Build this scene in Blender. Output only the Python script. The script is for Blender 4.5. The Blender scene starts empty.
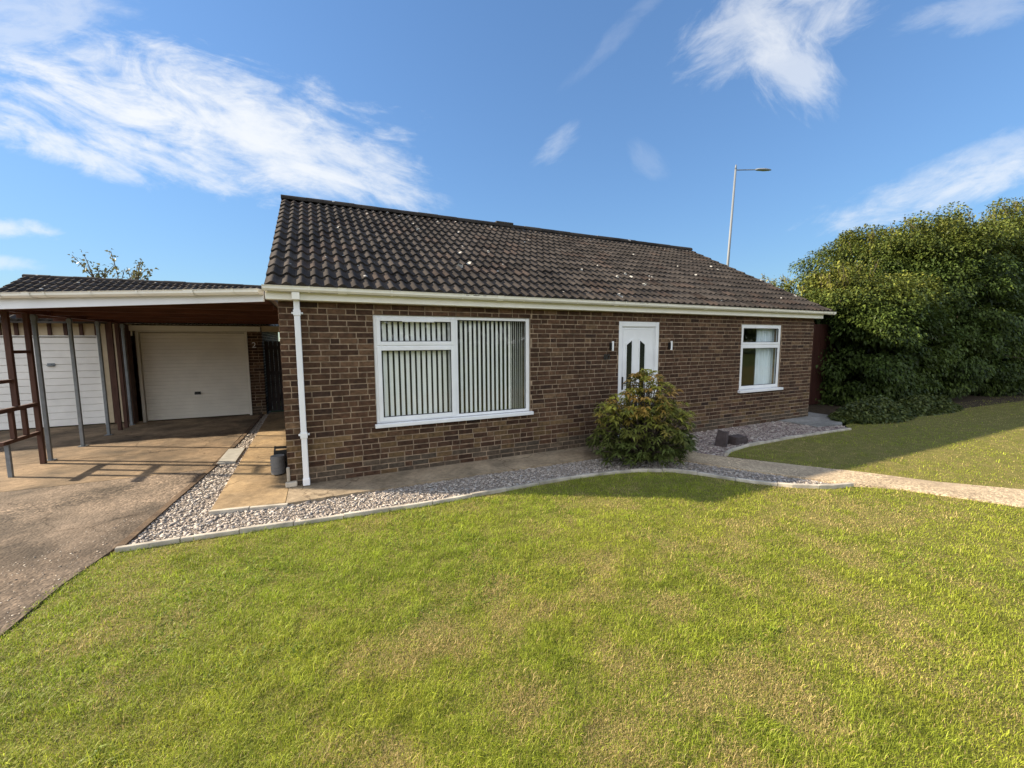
import bpy, math, random
import numpy as np
from mathutils import Vector, Matrix
random.seed(7); rng = np.random.default_rng(11)
scene = bpy.context.scene
COL = scene.collection
rad = math.radians

# ------------------------------------------------------------------ helpers
def link(o, parent=None):
    COL.objects.link(o)
    if parent is not None: o.parent = parent
    return o

def tag(o, label=None, cat=None, group=None, kind=None):
    if label: o['label'] = label
    if cat: o['category'] = cat
    if group: o['group'] = group
    if kind: o['kind'] = kind
    return o

def empty(name, loc=(0, 0, 0), label=None, cat=None, group=None):
    o = bpy.data.objects.new(name, None); o.empty_display_size = .2
    link(o); o.location = loc
    return tag(o, label, cat, group)

class MB:
    """collects faces of one mesh object"""
    def __init__(s): s.v = []; s.f = []; s.m = []; s.c = []
    def add(s, vs, fs, m=0, c=(1, 1, 1)):
        b = len(s.v); s.v += [tuple(v) for v in vs]
        for f in fs:
            s.f.append([b+i for i in f]); s.m.append(m); s.c.append(c)
    def box(s, x0, x1, y0, y1, z0, z1, m=0, c=(1, 1, 1)):
        s.add([(x0,y0,z0),(x1,y0,z0),(x1,y1,z0),(x0,y1,z0),(x0,y0,z1),(x1,y0,z1),(x1,y1,z1),(x0,y1,z1)],
              [(0,3,2,1),(4,5,6,7),(0,1,5,4),(1,2,6,5),(2,3,7,6),(3,0,4,7)], m, c)
    def bar(s, p0, p1, w, h, m=0, c=(1,1,1), up=(0,0,1)):
        p0 = Vector(p0); p1 = Vector(p1); d = (p1-p0).normalized(); up = Vector(up)
        if abs(d.dot(up)) > .95: up = Vector((0,1,0))
        a = d.cross(up).normalized()*w/2; b = a.cross(d).normalized()*h/2
        vs = [p0-a-b,p0+a-b,p0+a+b,p0-a+b,p1-a-b,p1+a-b,p1+a+b,p1-a+b]
        s.add(vs, [(0,3,2,1),(4,5,6,7),(0,1,5,4),(1,2,6,5),(2,3,7,6),(3,0,4,7)], m, c)
    def tube(s, p0, p1, r0, r1=None, n=10, m=0, c=(1,1,1), caps=True):
        r1 = r0 if r1 is None else r1
        p0 = Vector(p0); p1 = Vector(p1); d = (p1-p0).normalized()
        up = Vector((0,0,1)) if abs(d.z) < .95 else Vector((1,0,0))
        a = d.cross(up).normalized(); b = d.cross(a).normalized(); vs = []
        for p, r in ((p0, r0), (p1, r1)):
            for i in range(n):
                t = 2*math.pi*i/n; vs.append(p+a*(r*math.cos(t))+b*(r*math.sin(t)))
        fs = [(i, (i+1) % n, n+(i+1) % n, n+i) for i in range(n)]
        if caps: fs += [tuple(range(n))[::-1], tuple(range(n, 2*n))]
        s.add(vs, fs, m, c)
    def prism(s, poly, z0, z1, m=0, c=(1,1,1)):
        n = len(poly)
        vs = [(p[0],p[1],z0) for p in poly]+[(p[0],p[1],z1) for p in poly]
        s.add(vs, [tuple(range(n))[::-1], tuple(range(n,2*n))]+[(i,(i+1)%n,n+(i+1)%n,n+i) for i in range(n)], m, c)
    def sweep(s, prof, path, m=0, c=(1,1,1), closed=False):
        """prof: (out, z) pairs; path: list of (point, outward vector)"""
        n = len(prof); vs = []
        for p, o in path:
            p = Vector(p); o = Vector(o)
            for a, z in prof: vs.append(p+o*a+Vector((0,0,z)))
        fs = []
        for k in range(len(path)-1):
            for i in range(n if closed else n-1):
                j = (i+1) % n; fs.append((k*n+i, k*n+j, (k+1)*n+j, (k+1)*n+i))
        if closed: fs += [tuple(range(n)), tuple(range((len(path)-1)*n, len(path)*n))[::-1]]
        s.add(vs, fs, m, c)
    def build(s, name, mats, parent=None, smooth=False, bevel=0, org=None):
        me = bpy.data.meshes.new(name)
        org = Vector(org) if org is not None else Vector((0,0,0))
        me.from_pydata([tuple(Vector(v)-org) for v in s.v], [], s.f)
        for m in (mats if isinstance(mats, (list, tuple)) else [mats]): me.materials.append(m)
        me.polygons.foreach_set('material_index', s.m)
        if smooth: me.polygons.foreach_set('use_smooth', [True]*len(s.f))
        at = me.attributes.new('tint', 'FLOAT_COLOR', 'FACE')
        at.data.foreach_set('color', np.concatenate([np.array(s.c, dtype=np.float32).reshape(-1,3), np.ones((len(s.f),1),np.float32)],1).ravel())
        me.update()
        o = link(bpy.data.objects.new(name, me), parent); o.location = org
        if bevel:
            b = o.modifiers.new('bevel', 'BEVEL'); b.width = bevel; b.segments = 2; b.limit_method = 'ANGLE'; b.angle_limit = rad(40)
        return o

def mesh_np(name, V, F, col, mat, parent=None, smooth=False):
    """V (N,3), F (M,k), col (M,3) per face"""
    me = bpy.data.meshes.new(name)
    V = np.ascontiguousarray(V, np.float32); F = np.ascontiguousarray(F, np.int32)
    M, k = F.shape
    me.vertices.add(len(V)); me.vertices.foreach_set('co', V.ravel())
    me.loops.add(M*k); me.loops.foreach_set('vertex_index', F.ravel())
    me.polygons.add(M); me.polygons.foreach_set('loop_start', np.arange(0, M*k, k, dtype=np.int32))
    try: me.polygons.foreach_set('loop_total', np.full(M, k, dtype=np.int32))
    except Exception: pass
    if smooth: me.polygons.foreach_set('use_smooth', np.ones(M, dtype=bool))
    at = me.attributes.new('tint', 'FLOAT_COLOR', 'FACE')
    at.data.foreach_set('color', np.concatenate([np.asarray(col, np.float32), np.ones((M,1),np.float32)],1).ravel())
    me.materials.append(mat); me.update(calc_edges=True); me.validate()
    return link(bpy.data.objects.new(name, me), parent)

# ------------------------------------------------------------------ materials
def new_mat(name):
    m = bpy.data.materials.new(name); m.use_nodes = True
    nt = m.node_tree; b = nt.nodes['Principled BSDF']
    return m, nt, b
def N(nt, t, **kw):
    n = nt.nodes.new(t)
    for k, v in kw.items(): setattr(n, k, v)
    return n
def noise(nt, vec, scale, detail=4, rough=.55, dist=0):
    n = N(nt, 'ShaderNodeTexNoise'); n.inputs['Scale'].default_value = scale
    n.inputs['Detail'].default_value = detail; n.inputs['Roughness'].default_value = rough; n.inputs['Distortion'].default_value = dist
    nt.links.new(vec, n.inputs['Vector']); return n.outputs['Fac']
def ramp(nt, fac, stops):
    r = N(nt, 'ShaderNodeValToRGB'); e = r.color_ramp.elements
    while len(e) < len(stops): e.new(.5)
    for el, (p, c) in zip(e, stops):
        el.position = p; el.color = (*c, 1) if len(c) == 3 else c
    nt.links.new(fac, r.inputs['Fac']); return r.outputs['Color']
def mix(nt, fac, a, b, mode='MIX'):
    m = N(nt, 'ShaderNodeMix', data_type='RGBA', blend_type=mode)
    for i, val in ((0, fac), (6, a), (7, b)):
        sock = m.inputs[i]
        if hasattr(val, 'links'): nt.links.new(val, sock)
        elif isinstance(val, (int, float)): sock.default_value = float(val) if i == 0 else (val, val, val, 1)
        else: sock.default_value = (*val, 1)
    return m.outputs[2]
def bump(nt, b, h, strength=.5, dist=.01):
    n = N(nt, 'ShaderNodeBump'); n.inputs['Strength'].default_value = strength; n.inputs['Distance'].default_value = dist
    nt.links.new(h, n.inputs['Height']); nt.links.new(n.outputs['Normal'], b.inputs['Normal'])
def coord(nt):
    return N(nt, 'ShaderNodeTexCoord').outputs['Object']
def geo_pos(nt):
    return N(nt, 'ShaderNodeNewGeometry').outputs['Position']
def tint(nt):
    return N(nt, 'ShaderNodeAttribute', attribute_name='tint').outputs['Color']

def mat_plain(name, col, rough=.5, var=.12, scale=6, metal=0, bumpy=0, spec=.5):
    m, nt, b = new_mat(name); p = geo_pos(nt)
    f = noise(nt, p, scale, 5)
    c = ramp(nt, f, [(.3, tuple(x*(1-var) for x in col)), (.7, tuple(min(1, x*(1+var*.6)) for x in col))])
    nt.links.new(c, b.inputs['Base Color']); b.inputs['Roughness'].default_value = rough; b.inputs['Metallic'].default_value = metal
    b.inputs['Specular IOR Level'].default_value = spec
    if bumpy: bump(nt, b, noise(nt, p, scale*6, 6), bumpy, .006)
    return m
def mat_tint(name, rough=.8, nscale=40, nvar=.35, bumpy=.3, spec=.3, dist=.004, trans=0):
    """colour comes from the per-face attribute, broken up by noise"""
    m, nt, b = new_mat(name); p = geo_pos(nt)
    f = noise(nt, p, nscale, 5)
    k = ramp(nt, f, [(.25, (1-nvar,)*3), (.75, (1+nvar*.6,)*3)])
    c = mix(nt, 1.0, tint(nt), k, 'MULTIPLY')
    nt.links.new(c, b.inputs['Base Color']); b.inputs['Roughness'].default_value = rough; b.inputs['Specular IOR Level'].default_value = spec
    if bumpy: bump(nt, b, noise(nt, p, nscale*2.2, 5), bumpy, dist)
    if trans:
        out = nt.nodes['Material Output']; t = N(nt, 'ShaderNodeBsdfTranslucent'); nt.links.new(c, t.inputs['Color'])
        ms = N(nt, 'ShaderNodeMixShader'); ms.inputs[0].default_value = trans
        nt.links.new(b.outputs[0], ms.inputs[1]); nt.links.new(t.outputs[0], ms.inputs[2]); nt.links.new(ms.outputs[0], out.inputs['Surface'])
    return m

M = {}
M['brick'] = mat_tint('brick', .88, 17, .62, .6, .2, .005)
nt_ = M['brick'].node_tree; b_ = nt_.nodes['Principled BSDF']; lk = b_.inputs['Base Color'].links[0].from_socket      # rain streaks and soot, broad and vertical
mp_ = N(nt_, 'ShaderNodeMapping'); mp_.inputs['Scale'].default_value = (2.2,2.2,.55); nt_.links.new(geo_pos(nt_), mp_.inputs['Vector'])
nt_.links.new(mix(nt_, 1.0, lk, ramp(nt_, noise(nt_, mp_.outputs[0], 1.0, 6, .65), [(.3, (.68,.67,.66)), (.68, (1.2,1.18,1.15))]), 'MULTIPLY'), b_.inputs['Base Color'])
M['mortar'] = mat_plain('mortar', (.30,.222,.152), .95, .55, 7, bumpy=.4)
M['upvc'] = mat_plain('white_upvc', (.78,.79,.81), .3, .09, 2.2)
M['upvc_cream'] = mat_plain('cream_upvc', (.82,.80,.73), .35, .06, 4)
M['gasket'] = mat_plain('gasket', (.03,.03,.03), .6)
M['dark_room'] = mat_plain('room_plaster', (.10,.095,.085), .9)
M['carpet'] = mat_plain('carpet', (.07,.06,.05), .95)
M['blind'] = mat_plain('blind_fabric', (.93,.93,.90), .85, .05, 5)
M['curtain'] = mat_plain('curtain_fabric', (.74,.82,.88), .9, .06, 5)
M['black'] = mat_plain('black_plastic', (.012,.012,.013), .5)
M['steel'] = mat_plain('brushed_steel', (.62,.60,.56), .28, .05, 20, metal=.9)
M['galv'] = mat_plain('galvanised_post', (.20,.22,.235), .5, .25, 9, metal=.35)
M['fascia_white'] = mat_plain('white_fascia', (.72,.74,.78), .4, .06, 3)
M['soffit_wood'] = None
M['cream_metal'] = mat_plain('cream_painted_steel', (.74,.70,.61), .45, .07, 3)
M['white_metal'] = mat_plain('white_painted_steel', (.78,.76,.72), .45, .09, 3)
M['beige_panel'] = mat_plain('beige_board', (.52,.43,.29), .7, .15, 5)
M['pole'] = mat_plain('lamp_column_paint', (.17,.185,.20), .6, .08, 4, metal=.0)
M['lantern'] = mat_plain('lantern_grey', (.25,.27,.30), .5)
M['bark'] = mat_plain('bark', (.09,.07,.05), .95, .4, 20, bumpy=.6)
M['leaf'] = mat_tint('leaf', .5, 3, .2, 0, .4, trans=.25)
M['leaf_gloss'] = mat_tint('glossy_leaf', .5, 3, .2, 0, .22, trans=.2)
M['rock'] = mat_plain('slate_rock', (.06,.043,.04), .85, .4, 14, bumpy=.8)
M['gravel'] = mat_tint('gravel_chip', .85, 60, .3, .2, .3)
M['tile'] = None
M['kerb'] = mat_plain('concrete_edging', (.45,.405,.33), .9, .45, 5, bumpy=.4)
M['dark_wood'] = mat_plain('dark_stained_wood', (.035,.026,.024), .8, .4, 7)
M['digit_dark'] = mat_plain('dark_metal', (.02,.02,.02), .4)
M['digit_white'] = mat_plain('white_numeral', (.75,.75,.78), .5)
M['cover'] = mat_plain('grey_slab', (.30,.29,.26), .9, .2, 10, bumpy=.3)
M['plastic_sheet'] = mat_plain('corrugated_sheet', (.55,.56,.55), .4, .1, 5)

def wood_mat(name, a, bcol, axis='Y', board=.12):
    m, nt, b = new_mat(name); p = geo_pos(nt)
    mp = N(nt, 'ShaderNodeMapping'); mp.inputs['Scale'].default_value = (1,8,8) if axis == 'X' else (8,1,8) if axis == 'Y' else (8,8,1)
    nt.links.new(p, mp.inputs['Vector'])
    f = noise(nt, mp.outputs[0], 3, 6, .6)
    c = ramp(nt, f, [(.3, a), (.7, bcol)])
    nt.links.new(c, b.inputs['Base Color']); b.inputs['Roughness'].default_value = .65; b.inputs['Specular IOR Level'].default_value = .3
    bump(nt, b, f, .3, .004)
    return m
M['soffit_wood'] = wood_mat('stained_soffit_board', (.060,.020,.012), (.13,.045,.026), 'X')
M['timber'] = wood_mat('red_brown_timber', (.050,.022,.015), (.105,.05,.034), 'Z')
M['fence_wood'] = wood_mat('red_brown_fence', (.026,.008,.006), (.05,.016,.011), 'Z')

def tile_mat():
    m, nt, b = new_mat('concrete_roof_tile'); p = geo_pos(nt)
    t = tint(nt)
    f = noise(nt, p, 5, 6, .65)
    k = ramp(nt, f, [(.25, (.55,.53,.51)), (.5,(1,1,1)), (.78, (1.55,1.5,1.4))])
    c = mix(nt, 1.0, t, k, 'MULTIPLY')
    # pale lichen spots: scattered, irregular, on some tiles only
    v = N(nt, 'ShaderNodeTexVoronoi'); v.inputs['Scale'].default_value = 4.6; v.inputs['Randomness'].default_value = 1
    wv = N(nt, 'ShaderNodeVectorMath', operation='MULTIPLY_ADD'); nz = N(nt, 'ShaderNodeTexNoise'); nz.inputs['Scale'].default_value = 22
    nt.links.new(p, nz.inputs['Vector']); nt.links.new(nz.outputs['Color'], wv.inputs[0]); wv.inputs[1].default_value = (.06,.06,.06); nt.links.new(p, wv.inputs[2])
    nt.links.new(wv.outputs[0], v.inputs['Vector'])
    sp = N(nt, 'ShaderNodeSeparateColor'); nt.links.new(v.outputs['Color'], sp.inputs[0])
    rr = N(nt, 'ShaderNodeMapRange'); rr.inputs[1].default_value = .45; rr.inputs[2].default_value = 1; rr.inputs[3].default_value = 0; rr.inputs[4].default_value = .19
    nt.links.new(sp.outputs[0], rr.inputs[0])
    cl = N(nt, 'ShaderNodeMapRange'); cl.inputs[1].default_value = .38; cl.inputs[2].default_value = .62; cl.inputs[3].default_value = .25; cl.inputs[4].default_value = 1.35; nt.links.new(noise(nt, p, .7, 3), cl.inputs[0])
    rm_ = N(nt, 'ShaderNodeMath', operation='MULTIPLY'); nt.links.new(rr.outputs[0], rm_.inputs[0]); nt.links.new(cl.outputs[0], rm_.inputs[1])
    lt = N(nt, 'ShaderNodeMath', operation='LESS_THAN'); nt.links.new(v.outputs['Distance'], lt.inputs[0]); nt.links.new(rm_.outputs[0], lt.inputs[1])
    c2 = mix(nt, lt.outputs[0], c, (.36,.35,.32))
    # fine lichen speckle and grey-green film
    f2 = noise(nt, p, 55, 3, .7)
    s2 = ramp(nt, f2, [(.66, (0,0,0)), (.74, (1,1,1))])
    c3 = mix(nt, s2, c2, (.16,.155,.125))
    nt.links.new(c3, b.inputs['Base Color']); b.inputs['Roughness'].default_value = .9; b.inputs['Specular IOR Level'].default_value = .12
    bump(nt, b, noise(nt, p, 60, 5), .45, .006)
    return m
M['tile'] = tile_mat()

def mat_glass():
    m, nt, b = new_mat('window_glass'); nt.nodes.remove(b); out = nt.nodes['Material Output']
    t = N(nt, 'ShaderNodeBsdfTransparent'); t.inputs[0].default_value = (.93,.95,.94,1)
    g = N(nt, 'ShaderNodeBsdfGlossy'); g.inputs['Roughness'].default_value = .01; g.inputs['Color'].default_value = (1,1,1,1)
    fr = N(nt, 'ShaderNodeFresnel'); gi = N(nt, 'ShaderNodeNewGeometry'); ir = N(nt, 'ShaderNodeMapRange')
    nt.links.new(gi.outputs['Backfacing'], ir.inputs[0]); ir.inputs[3].default_value = 1.6; ir.inputs[4].default_value = 1/1.6; nt.links.new(ir.outputs[0], fr.inputs['IOR'])   # a thin pane: same from both sides
    ms = N(nt, 'ShaderNodeMixShader'); nt.links.new(fr.outputs[0], ms.inputs[0]); nt.links.new(t.outputs[0], ms.inputs[1]); nt.links.new(g.outputs[0], ms.inputs[2])
    nt.links.new(ms.outputs[0], out.inputs['Surface']); return m
M['glass'] = mat_glass()
m, nt, b = new_mat('dark_obscured_glass'); b.inputs['Base Color'].default_value = (.012,.015,.014,1); b.inputs['Roughness'].default_value = .12
bump(nt, b, noise(nt, geo_pos(nt), 40, 2), .15, .003); M['dark_glass'] = m

def mat_concrete(name, base, dark, scale=1.2, agg=0, crack=True):
    m, nt, b = new_mat(name); p = geo_pos(nt)
    f1 = noise(nt, p, scale, 6, .62, .3); f2 = noise(nt, p, scale*9, 5, .7); f3 = noise(nt, p, 130, 3, .7)
    c = ramp(nt, f1, [(.36, dark), (.60, base)])
    k = ramp(nt, f2, [(.3, (.72,.71,.7)), (.7, (1.18,1.17,1.15))])
    c = mix(nt, 1.0, c, k, 'MULTIPLY')
    k3 = ramp(nt, f3, [(.3, (.7,.69,.68)), (.7, (1.25,1.24,1.22))])
    c = mix(nt, .8, c, k3, 'MULTIPLY')
    h = f3
    if crack:
        dv = N(nt, 'ShaderNodeVectorMath', operation='MULTIPLY_ADD'); nz = N(nt, 'ShaderNodeTexNoise'); nz.inputs['Scale'].default_value = 3; nz.inputs['Detail'].default_value = 6
        nt.links.new(p, nz.inputs['Vector']); nt.links.new(nz.outputs['Color'], dv.inputs[0]); dv.inputs[1].default_value = (.5,.5,.5); nt.links.new(p, dv.inputs[2])
        ve = N(nt, 'ShaderNodeTexVoronoi', feature='DISTANCE_TO_EDGE'); ve.inputs['Scale'].default_value = .55; nt.links.new(dv.outputs[0], ve.inputs['Vector'])
        c = mix(nt, 1.0, c, ramp(nt, ve.outputs['Distance'], [(.0, (.45,.42,.4)), (.006, (1,1,1))]), 'MULTIPLY')
        st = ramp(nt, noise(nt, p, .55, 5, .7, .6), [(.40, (.62,.6,.58)), (.55, (1,1,1))])
        c = mix(nt, .8, c, st, 'MULTIPLY')
    if agg:
        v = N(nt, 'ShaderNodeTexVoronoi'); v.inputs['Scale'].default_value = agg; nt.links.new(p, v.inputs['Vector'])
        sp = N(nt, 'ShaderNodeSeparateColor'); nt.links.new(v.outputs['Color'], sp.inputs[0])
        ka = ramp(nt, sp.outputs[0], [(0, (.5,.48,.47)), (.6, (1,1,1)), (1, (1.75,1.7,1.62))])
        patch = ramp(nt, noise(nt, p, .8, 4), [(.38, (0,0,0)), (.58, (1,1,1))])
        ka = mix(nt, patch, (1,1,1), ka)
        c = mix(nt, .85, c, ka, 'MULTIPLY')
        inv = N(nt, 'ShaderNodeMath', operation='SUBTRACT'); inv.inputs[0].default_value = 1; nt.links.new(v.outputs['Distance'], inv.inputs[1]); h = inv.outputs[0]
    nt.links.new(c, b.inputs['Base Color']); b.inputs['Roughness'].default_value = .92; b.inputs['Specular IOR Level'].default_value = .2
    bump(nt, b, h, .6, .008)
    return m
M['drive'] = mat_concrete('driveway_exposed_aggregate', (.215,.168,.128), (.082,.066,.052), 1.3, 45)
M['slabdrive'] = mat_concrete('driveway_concrete', (.295,.215,.138), (.115,.088,.061), 1.3)
M['path'] = mat_concrete('buff_concrete', (.40,.29,.165), (.25,.185,.115), 1.4)
M['path_front'] = mat_concrete('buff_aggregate_path', (.50,.405,.28), (.37,.295,.205), 2.0, 60, False)
M['path_grey'] = mat_concrete('weathered_wall_path', (.37,.295,.205), (.21,.17,.12), 1.7)
M['slab'] = mat_concrete('grey_paving', (.30,.30,.29), (.2,.2,.19), 2)

def mat_ground(name, stops, sc=6):
    m, nt, b = new_mat(name); p = geo_pos(nt)
    c = ramp(nt, noise(nt, p, sc, 8, .65), stops)
    c = mix(nt, .6, c, ramp(nt, noise(nt, p, sc*18, 4, .7), [(.3,(.6,.6,.6)),(.7,(1.3,1.3,1.3))]), 'MULTIPLY')
    nt.links.new(c, b.inputs['Base Color']); b.inputs['Roughness'].default_value = .95; b.inputs['Specular IOR Level'].default_value = .1
    bump(nt, b, noise(nt, p, sc*10, 6), .8, .02); return m
M['soil_lawn'] = mat_ground('lawn_thatch', [(.3,(.12,.125,.03)),(.55,(.18,.16,.05)),(.75,(.26,.205,.09))])
M['far_ground'] = mat_ground('far_grass', [(.3,(.06,.09,.02)),(.7,(.12,.14,.045))], .4)
M['gravel_bed'] = mat_ground('gravel_bed_dust', [(.3,(.22,.185,.155)),(.6,(.32,.275,.235)),(.8,(.38,.33,.28))], 14)
M['grass'] = mat_tint('grass_blade', .55, 8, .15, 0, .3, trans=.35)

# ------------------------------------------------------------------ camera (calibrated against the house)
cam_d = bpy.data.cameras.new('camera'); cam = link(bpy.data.objects.new('camera', cam_d))
yaw, pitch, roll = .4401, .0987, -.0057
f = Vector((math.sin(yaw)*math.cos(pitch), math.cos(yaw)*math.cos(pitch), -math.sin(pitch)))
r = Vector((math.cos(yaw), -math.sin(yaw), 0)); u = r.cross(f)
r2 = r*math.cos(roll)+u*math.sin(roll); u2 = -r*math.sin(roll)+u*math.cos(roll)
cam.matrix_world = Matrix(((r2.x,u2.x,-f.x,.4138),(r2.y,u2.y,-f.y,-5.6979),(r2.z,u2.z,-f.z,1.7724),(0,0,0,1)))
cam_d.sensor_width = 36; cam_d.lens = 409.76*36/1024; cam_d.clip_start = .05; cam_d.clip_end = 3000
scene.camera = cam
CAM = np.array([.4138,-5.6979])

# ------------------------------------------------------------------ light
SUN_AZ = (-.878, .478); SUN_EL = 26.3
sd = Vector((SUN_AZ[0]*math.cos(rad(SUN_EL)), SUN_AZ[1]*math.cos(rad(SUN_EL)), math.sin(rad(SUN_EL))))
sl = bpy.data.lights.new('sun', 'SUN'); sl.energy = 5.0; sl.angle = rad(.9); sl.color = (1, .85, .64)
so = link(bpy.data.objects.new('sun', sl)); so.rotation_euler = (-sd).to_track_quat('-Z', 'Y').to_euler(); so.location = (-20, 12, 15)

W = bpy.data.worlds.new('World'); scene.world = W; W.use_nodes = True
nt = W.node_tree; bg = nt.nodes['Background']; bg.inputs['Strength'].default_value = .15
sky = N(nt, 'ShaderNodeTexSky', sky_type='NISHITA'); sky.sun_disc = False; sky.sun_elevation = rad(SUN_EL)
sky.sun_rotation = math.atan2(SUN_AZ[0], SUN_AZ[1]); sky.air_density = 1.0; sky.dust_density = .15; sky.ozone_density = 3.0
# cirrus: soft streaked patches at fixed directions of the sky
D = N(nt, 'ShaderNodeTexCoord').outputs['Generated']
def vdot(v):
    n = N(nt, 'ShaderNodeVectorMath', operation='DOT_PRODUCT'); nt.links.new(D, n.inputs[0]); n.inputs[1].default_value = v; return n.outputs['Value']
def mth(op, a, b_=None, c_=None, clamp=False):
    n = N(nt, 'ShaderNodeMath', operation=op); n.use_clamp = clamp
    for i, x in enumerate((a, b_, c_)):
        if x is None: continue
        if hasattr(x, 'links'): nt.links.new(x, n.inputs[i])
        else: n.inputs[i].default_value = x
    return n.outputs[0]
A0 = Vector((math.sin(.44), math.cos(.44), 0)); E0 = Vector((math.cos(.44), -math.sin(.44), 0))
den = mth('MAXIMUM', vdot(A0), .05)
tx = mth('DIVIDE', vdot(E0), den); ty = mth('DIVIDE', vdot((0,0,1)), den)     # tangents right of / above the house's far azimuth
front = mth('GREATER_THAN', vdot(A0), .06)
SKYV = None
# (x, y, half length, half width, tilt, density, seed)
clouds = [(-.74,.53,.50,.135,-15,1.0,1),(-1.03,.455,.34,.042,-15,.85,2),(-.45,.43,.30,.07,-18,.9,3),(-1.12,.75,.26,.11,-6,.5,4),
          (.62,.735,.22,.10,28,.58,5),(.64,.62,.15,.075,-48,.62,15),(1.08,.375,.36,.05,15,.72,6),(1.14,.445,.24,.04,22,.4,7),(.105,.45,.075,.028,40,.36,8),
          (.325,.42,.06,.03,-35,.12,9),(-1.19,.275,.12,.024,-5,.75,10),(1.05,.735,.16,.04,10,.30,11),(.26,.71,.18,.022,42,.11,12),(-1.22,.20,.12,.018,-4,.5,13)]
alpha = None
for (cx, cy, a, w, th, dens, seed) in clouds:
    c_, s_ = math.cos(rad(th)), math.sin(rad(th))
    dx = mth('SUBTRACT', tx, cx); dy = mth('SUBTRACT', ty, cy)
    uu = mth('ADD', mth('MULTIPLY', dx, c_), mth('MULTIPLY', dy, s_))
    vv = mth('ADD', mth('MULTIPLY', dx, -s_), mth('MULTIPLY', dy, c_))
    cb = N(nt, 'ShaderNodeCombineXYZ')
    nt.links.new(mth('MULTIPLY', uu, 3.4), cb.inputs[0]); nt.links.new(mth('MULTIPLY', vv, 8.5), cb.inputs[1]); cb.inputs[2].default_value = seed*7.3
    n1 = noise(nt, cb.outputs[0], 1.0, 8, .64, 1.1)
    q = mth('ADD', mth('POWER', mth('DIVIDE', uu, a), 2), mth('POWER', mth('ABSOLUTE', mth('DIVIDE', vv, w)), 2))
    body = mth('SUBTRACT', 1, q)
    n2 = noise(nt, cb.outputs[0], 3.4, 5, .65, .4)
    val = mth('ADD', mth('MULTIPLY', mth('MAXIMUM', body, -1.4), .50), mth('ADD', mth('MULTIPLY', mth('SUBTRACT', n1, .5), 1.9), mth('MULTIPLY', mth('SUBTRACT', n2, .5), .9)))
    mr = N(nt, 'ShaderNodeMapRange', interpolation_type='SMOOTHSTEP'); mr.inputs[1].default_value = -.20; mr.inputs[2].default_value = .74; mr.inputs[4].default_value = dens
    nt.links.new(val, mr.inputs[0])
    al = mth('MULTIPLY', mr.outputs[0], front)
    alpha = al if alpha is None else mth('SUBTRACT', mth('ADD', alpha, al), mth('MULTIPLY', alpha, al))
CLOUD = (2.6, 2.66, 2.72)
# even out the aureole, then the cirrus; bright unseen cloud added behind the camera to light the shaded facade
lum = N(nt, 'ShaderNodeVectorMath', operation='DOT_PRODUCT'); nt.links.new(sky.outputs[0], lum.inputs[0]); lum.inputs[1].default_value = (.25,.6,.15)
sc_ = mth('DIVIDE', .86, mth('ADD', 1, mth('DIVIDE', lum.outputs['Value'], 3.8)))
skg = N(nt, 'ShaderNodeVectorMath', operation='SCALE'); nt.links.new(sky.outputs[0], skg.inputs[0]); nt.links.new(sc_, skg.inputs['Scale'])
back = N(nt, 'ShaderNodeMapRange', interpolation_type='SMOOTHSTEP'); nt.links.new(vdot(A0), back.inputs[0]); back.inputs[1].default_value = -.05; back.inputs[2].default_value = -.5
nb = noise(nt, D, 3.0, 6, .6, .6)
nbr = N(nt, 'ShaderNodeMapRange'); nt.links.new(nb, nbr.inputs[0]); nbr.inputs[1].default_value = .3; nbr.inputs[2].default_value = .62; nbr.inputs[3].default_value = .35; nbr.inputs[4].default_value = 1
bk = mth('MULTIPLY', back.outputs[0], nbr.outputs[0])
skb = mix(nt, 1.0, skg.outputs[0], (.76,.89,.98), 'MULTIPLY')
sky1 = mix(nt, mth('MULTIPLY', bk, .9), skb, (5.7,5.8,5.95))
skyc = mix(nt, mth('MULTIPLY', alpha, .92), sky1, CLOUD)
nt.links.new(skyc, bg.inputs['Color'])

# ------------------------------------------------------------------ ground, paths
def sheet(name, poly, z, mat, th=None):
    """flat polygon surface; with th a slab of that thickness"""
    b_ = MB()
    if th: b_.prism(poly, z-th, z)
    else: b_.add([(p[0],p[1],z) for p in poly], [tuple(range(len(poly)))])
    return tag(b_.build(name, mat), kind='structure')
g = MB(); g.add([(-1500,-1500,-.09),(1500,-1500,-.09),(1500,1500,-.09),(-1500,1500,-.09)], [(0,1,2,3)])
tag(g.build('ground', M['far_ground']), kind='structure')
KERB1 = [(-1.26,-1.15),(-.6,-1.17),(.26,-1.24),(1.35,-1.31),(2.32,-1.29),(3.18,-1.27),(3.83,-1.31),(4.35,-1.42),(4.75,-1.62),(5.02,-1.92),(5.25,-2.32),(5.57,-2.70),(5.97,-2.96),(6.30,-3.04)]
KERB2 = [(6.16,-1.42),(6.36,-1.30),(6.96,-1.19),(8.24,-1.15),(9.46,-1.18),(10.1,-1.22)]
PATH_NEAR = [(7.6,-4.95),(7.17,-4.20),(6.68,-3.36),(6.28,-2.90),(5.81,-2.2),(5.43,-1.54),(5.08,-1.0),(4.6,-.66)]
PATH_FAR = [(8.6,-5.0),(7.94,-4.01),(7.39,-3.42),(7.02,-2.79),(6.59,-2.25),(6.06,-1.50),(5.86,-1.15),(5.80,-.62)]
DRIVE_R = [(-1.62,-9),(-1.50,-4),(-1.44,-2.21),(-1.40,-1.64),(-1.29,-1.10),(-1.20,.12),(-1.08,1.57),(-1.02,3.5),(-.99,6.46)]
sheet('driveway', [(-12,-9)]+DRIVE_R[:-3]+[(-1.10,1.35),(-12,1.35)], 0, M['drive'], .12)
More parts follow.
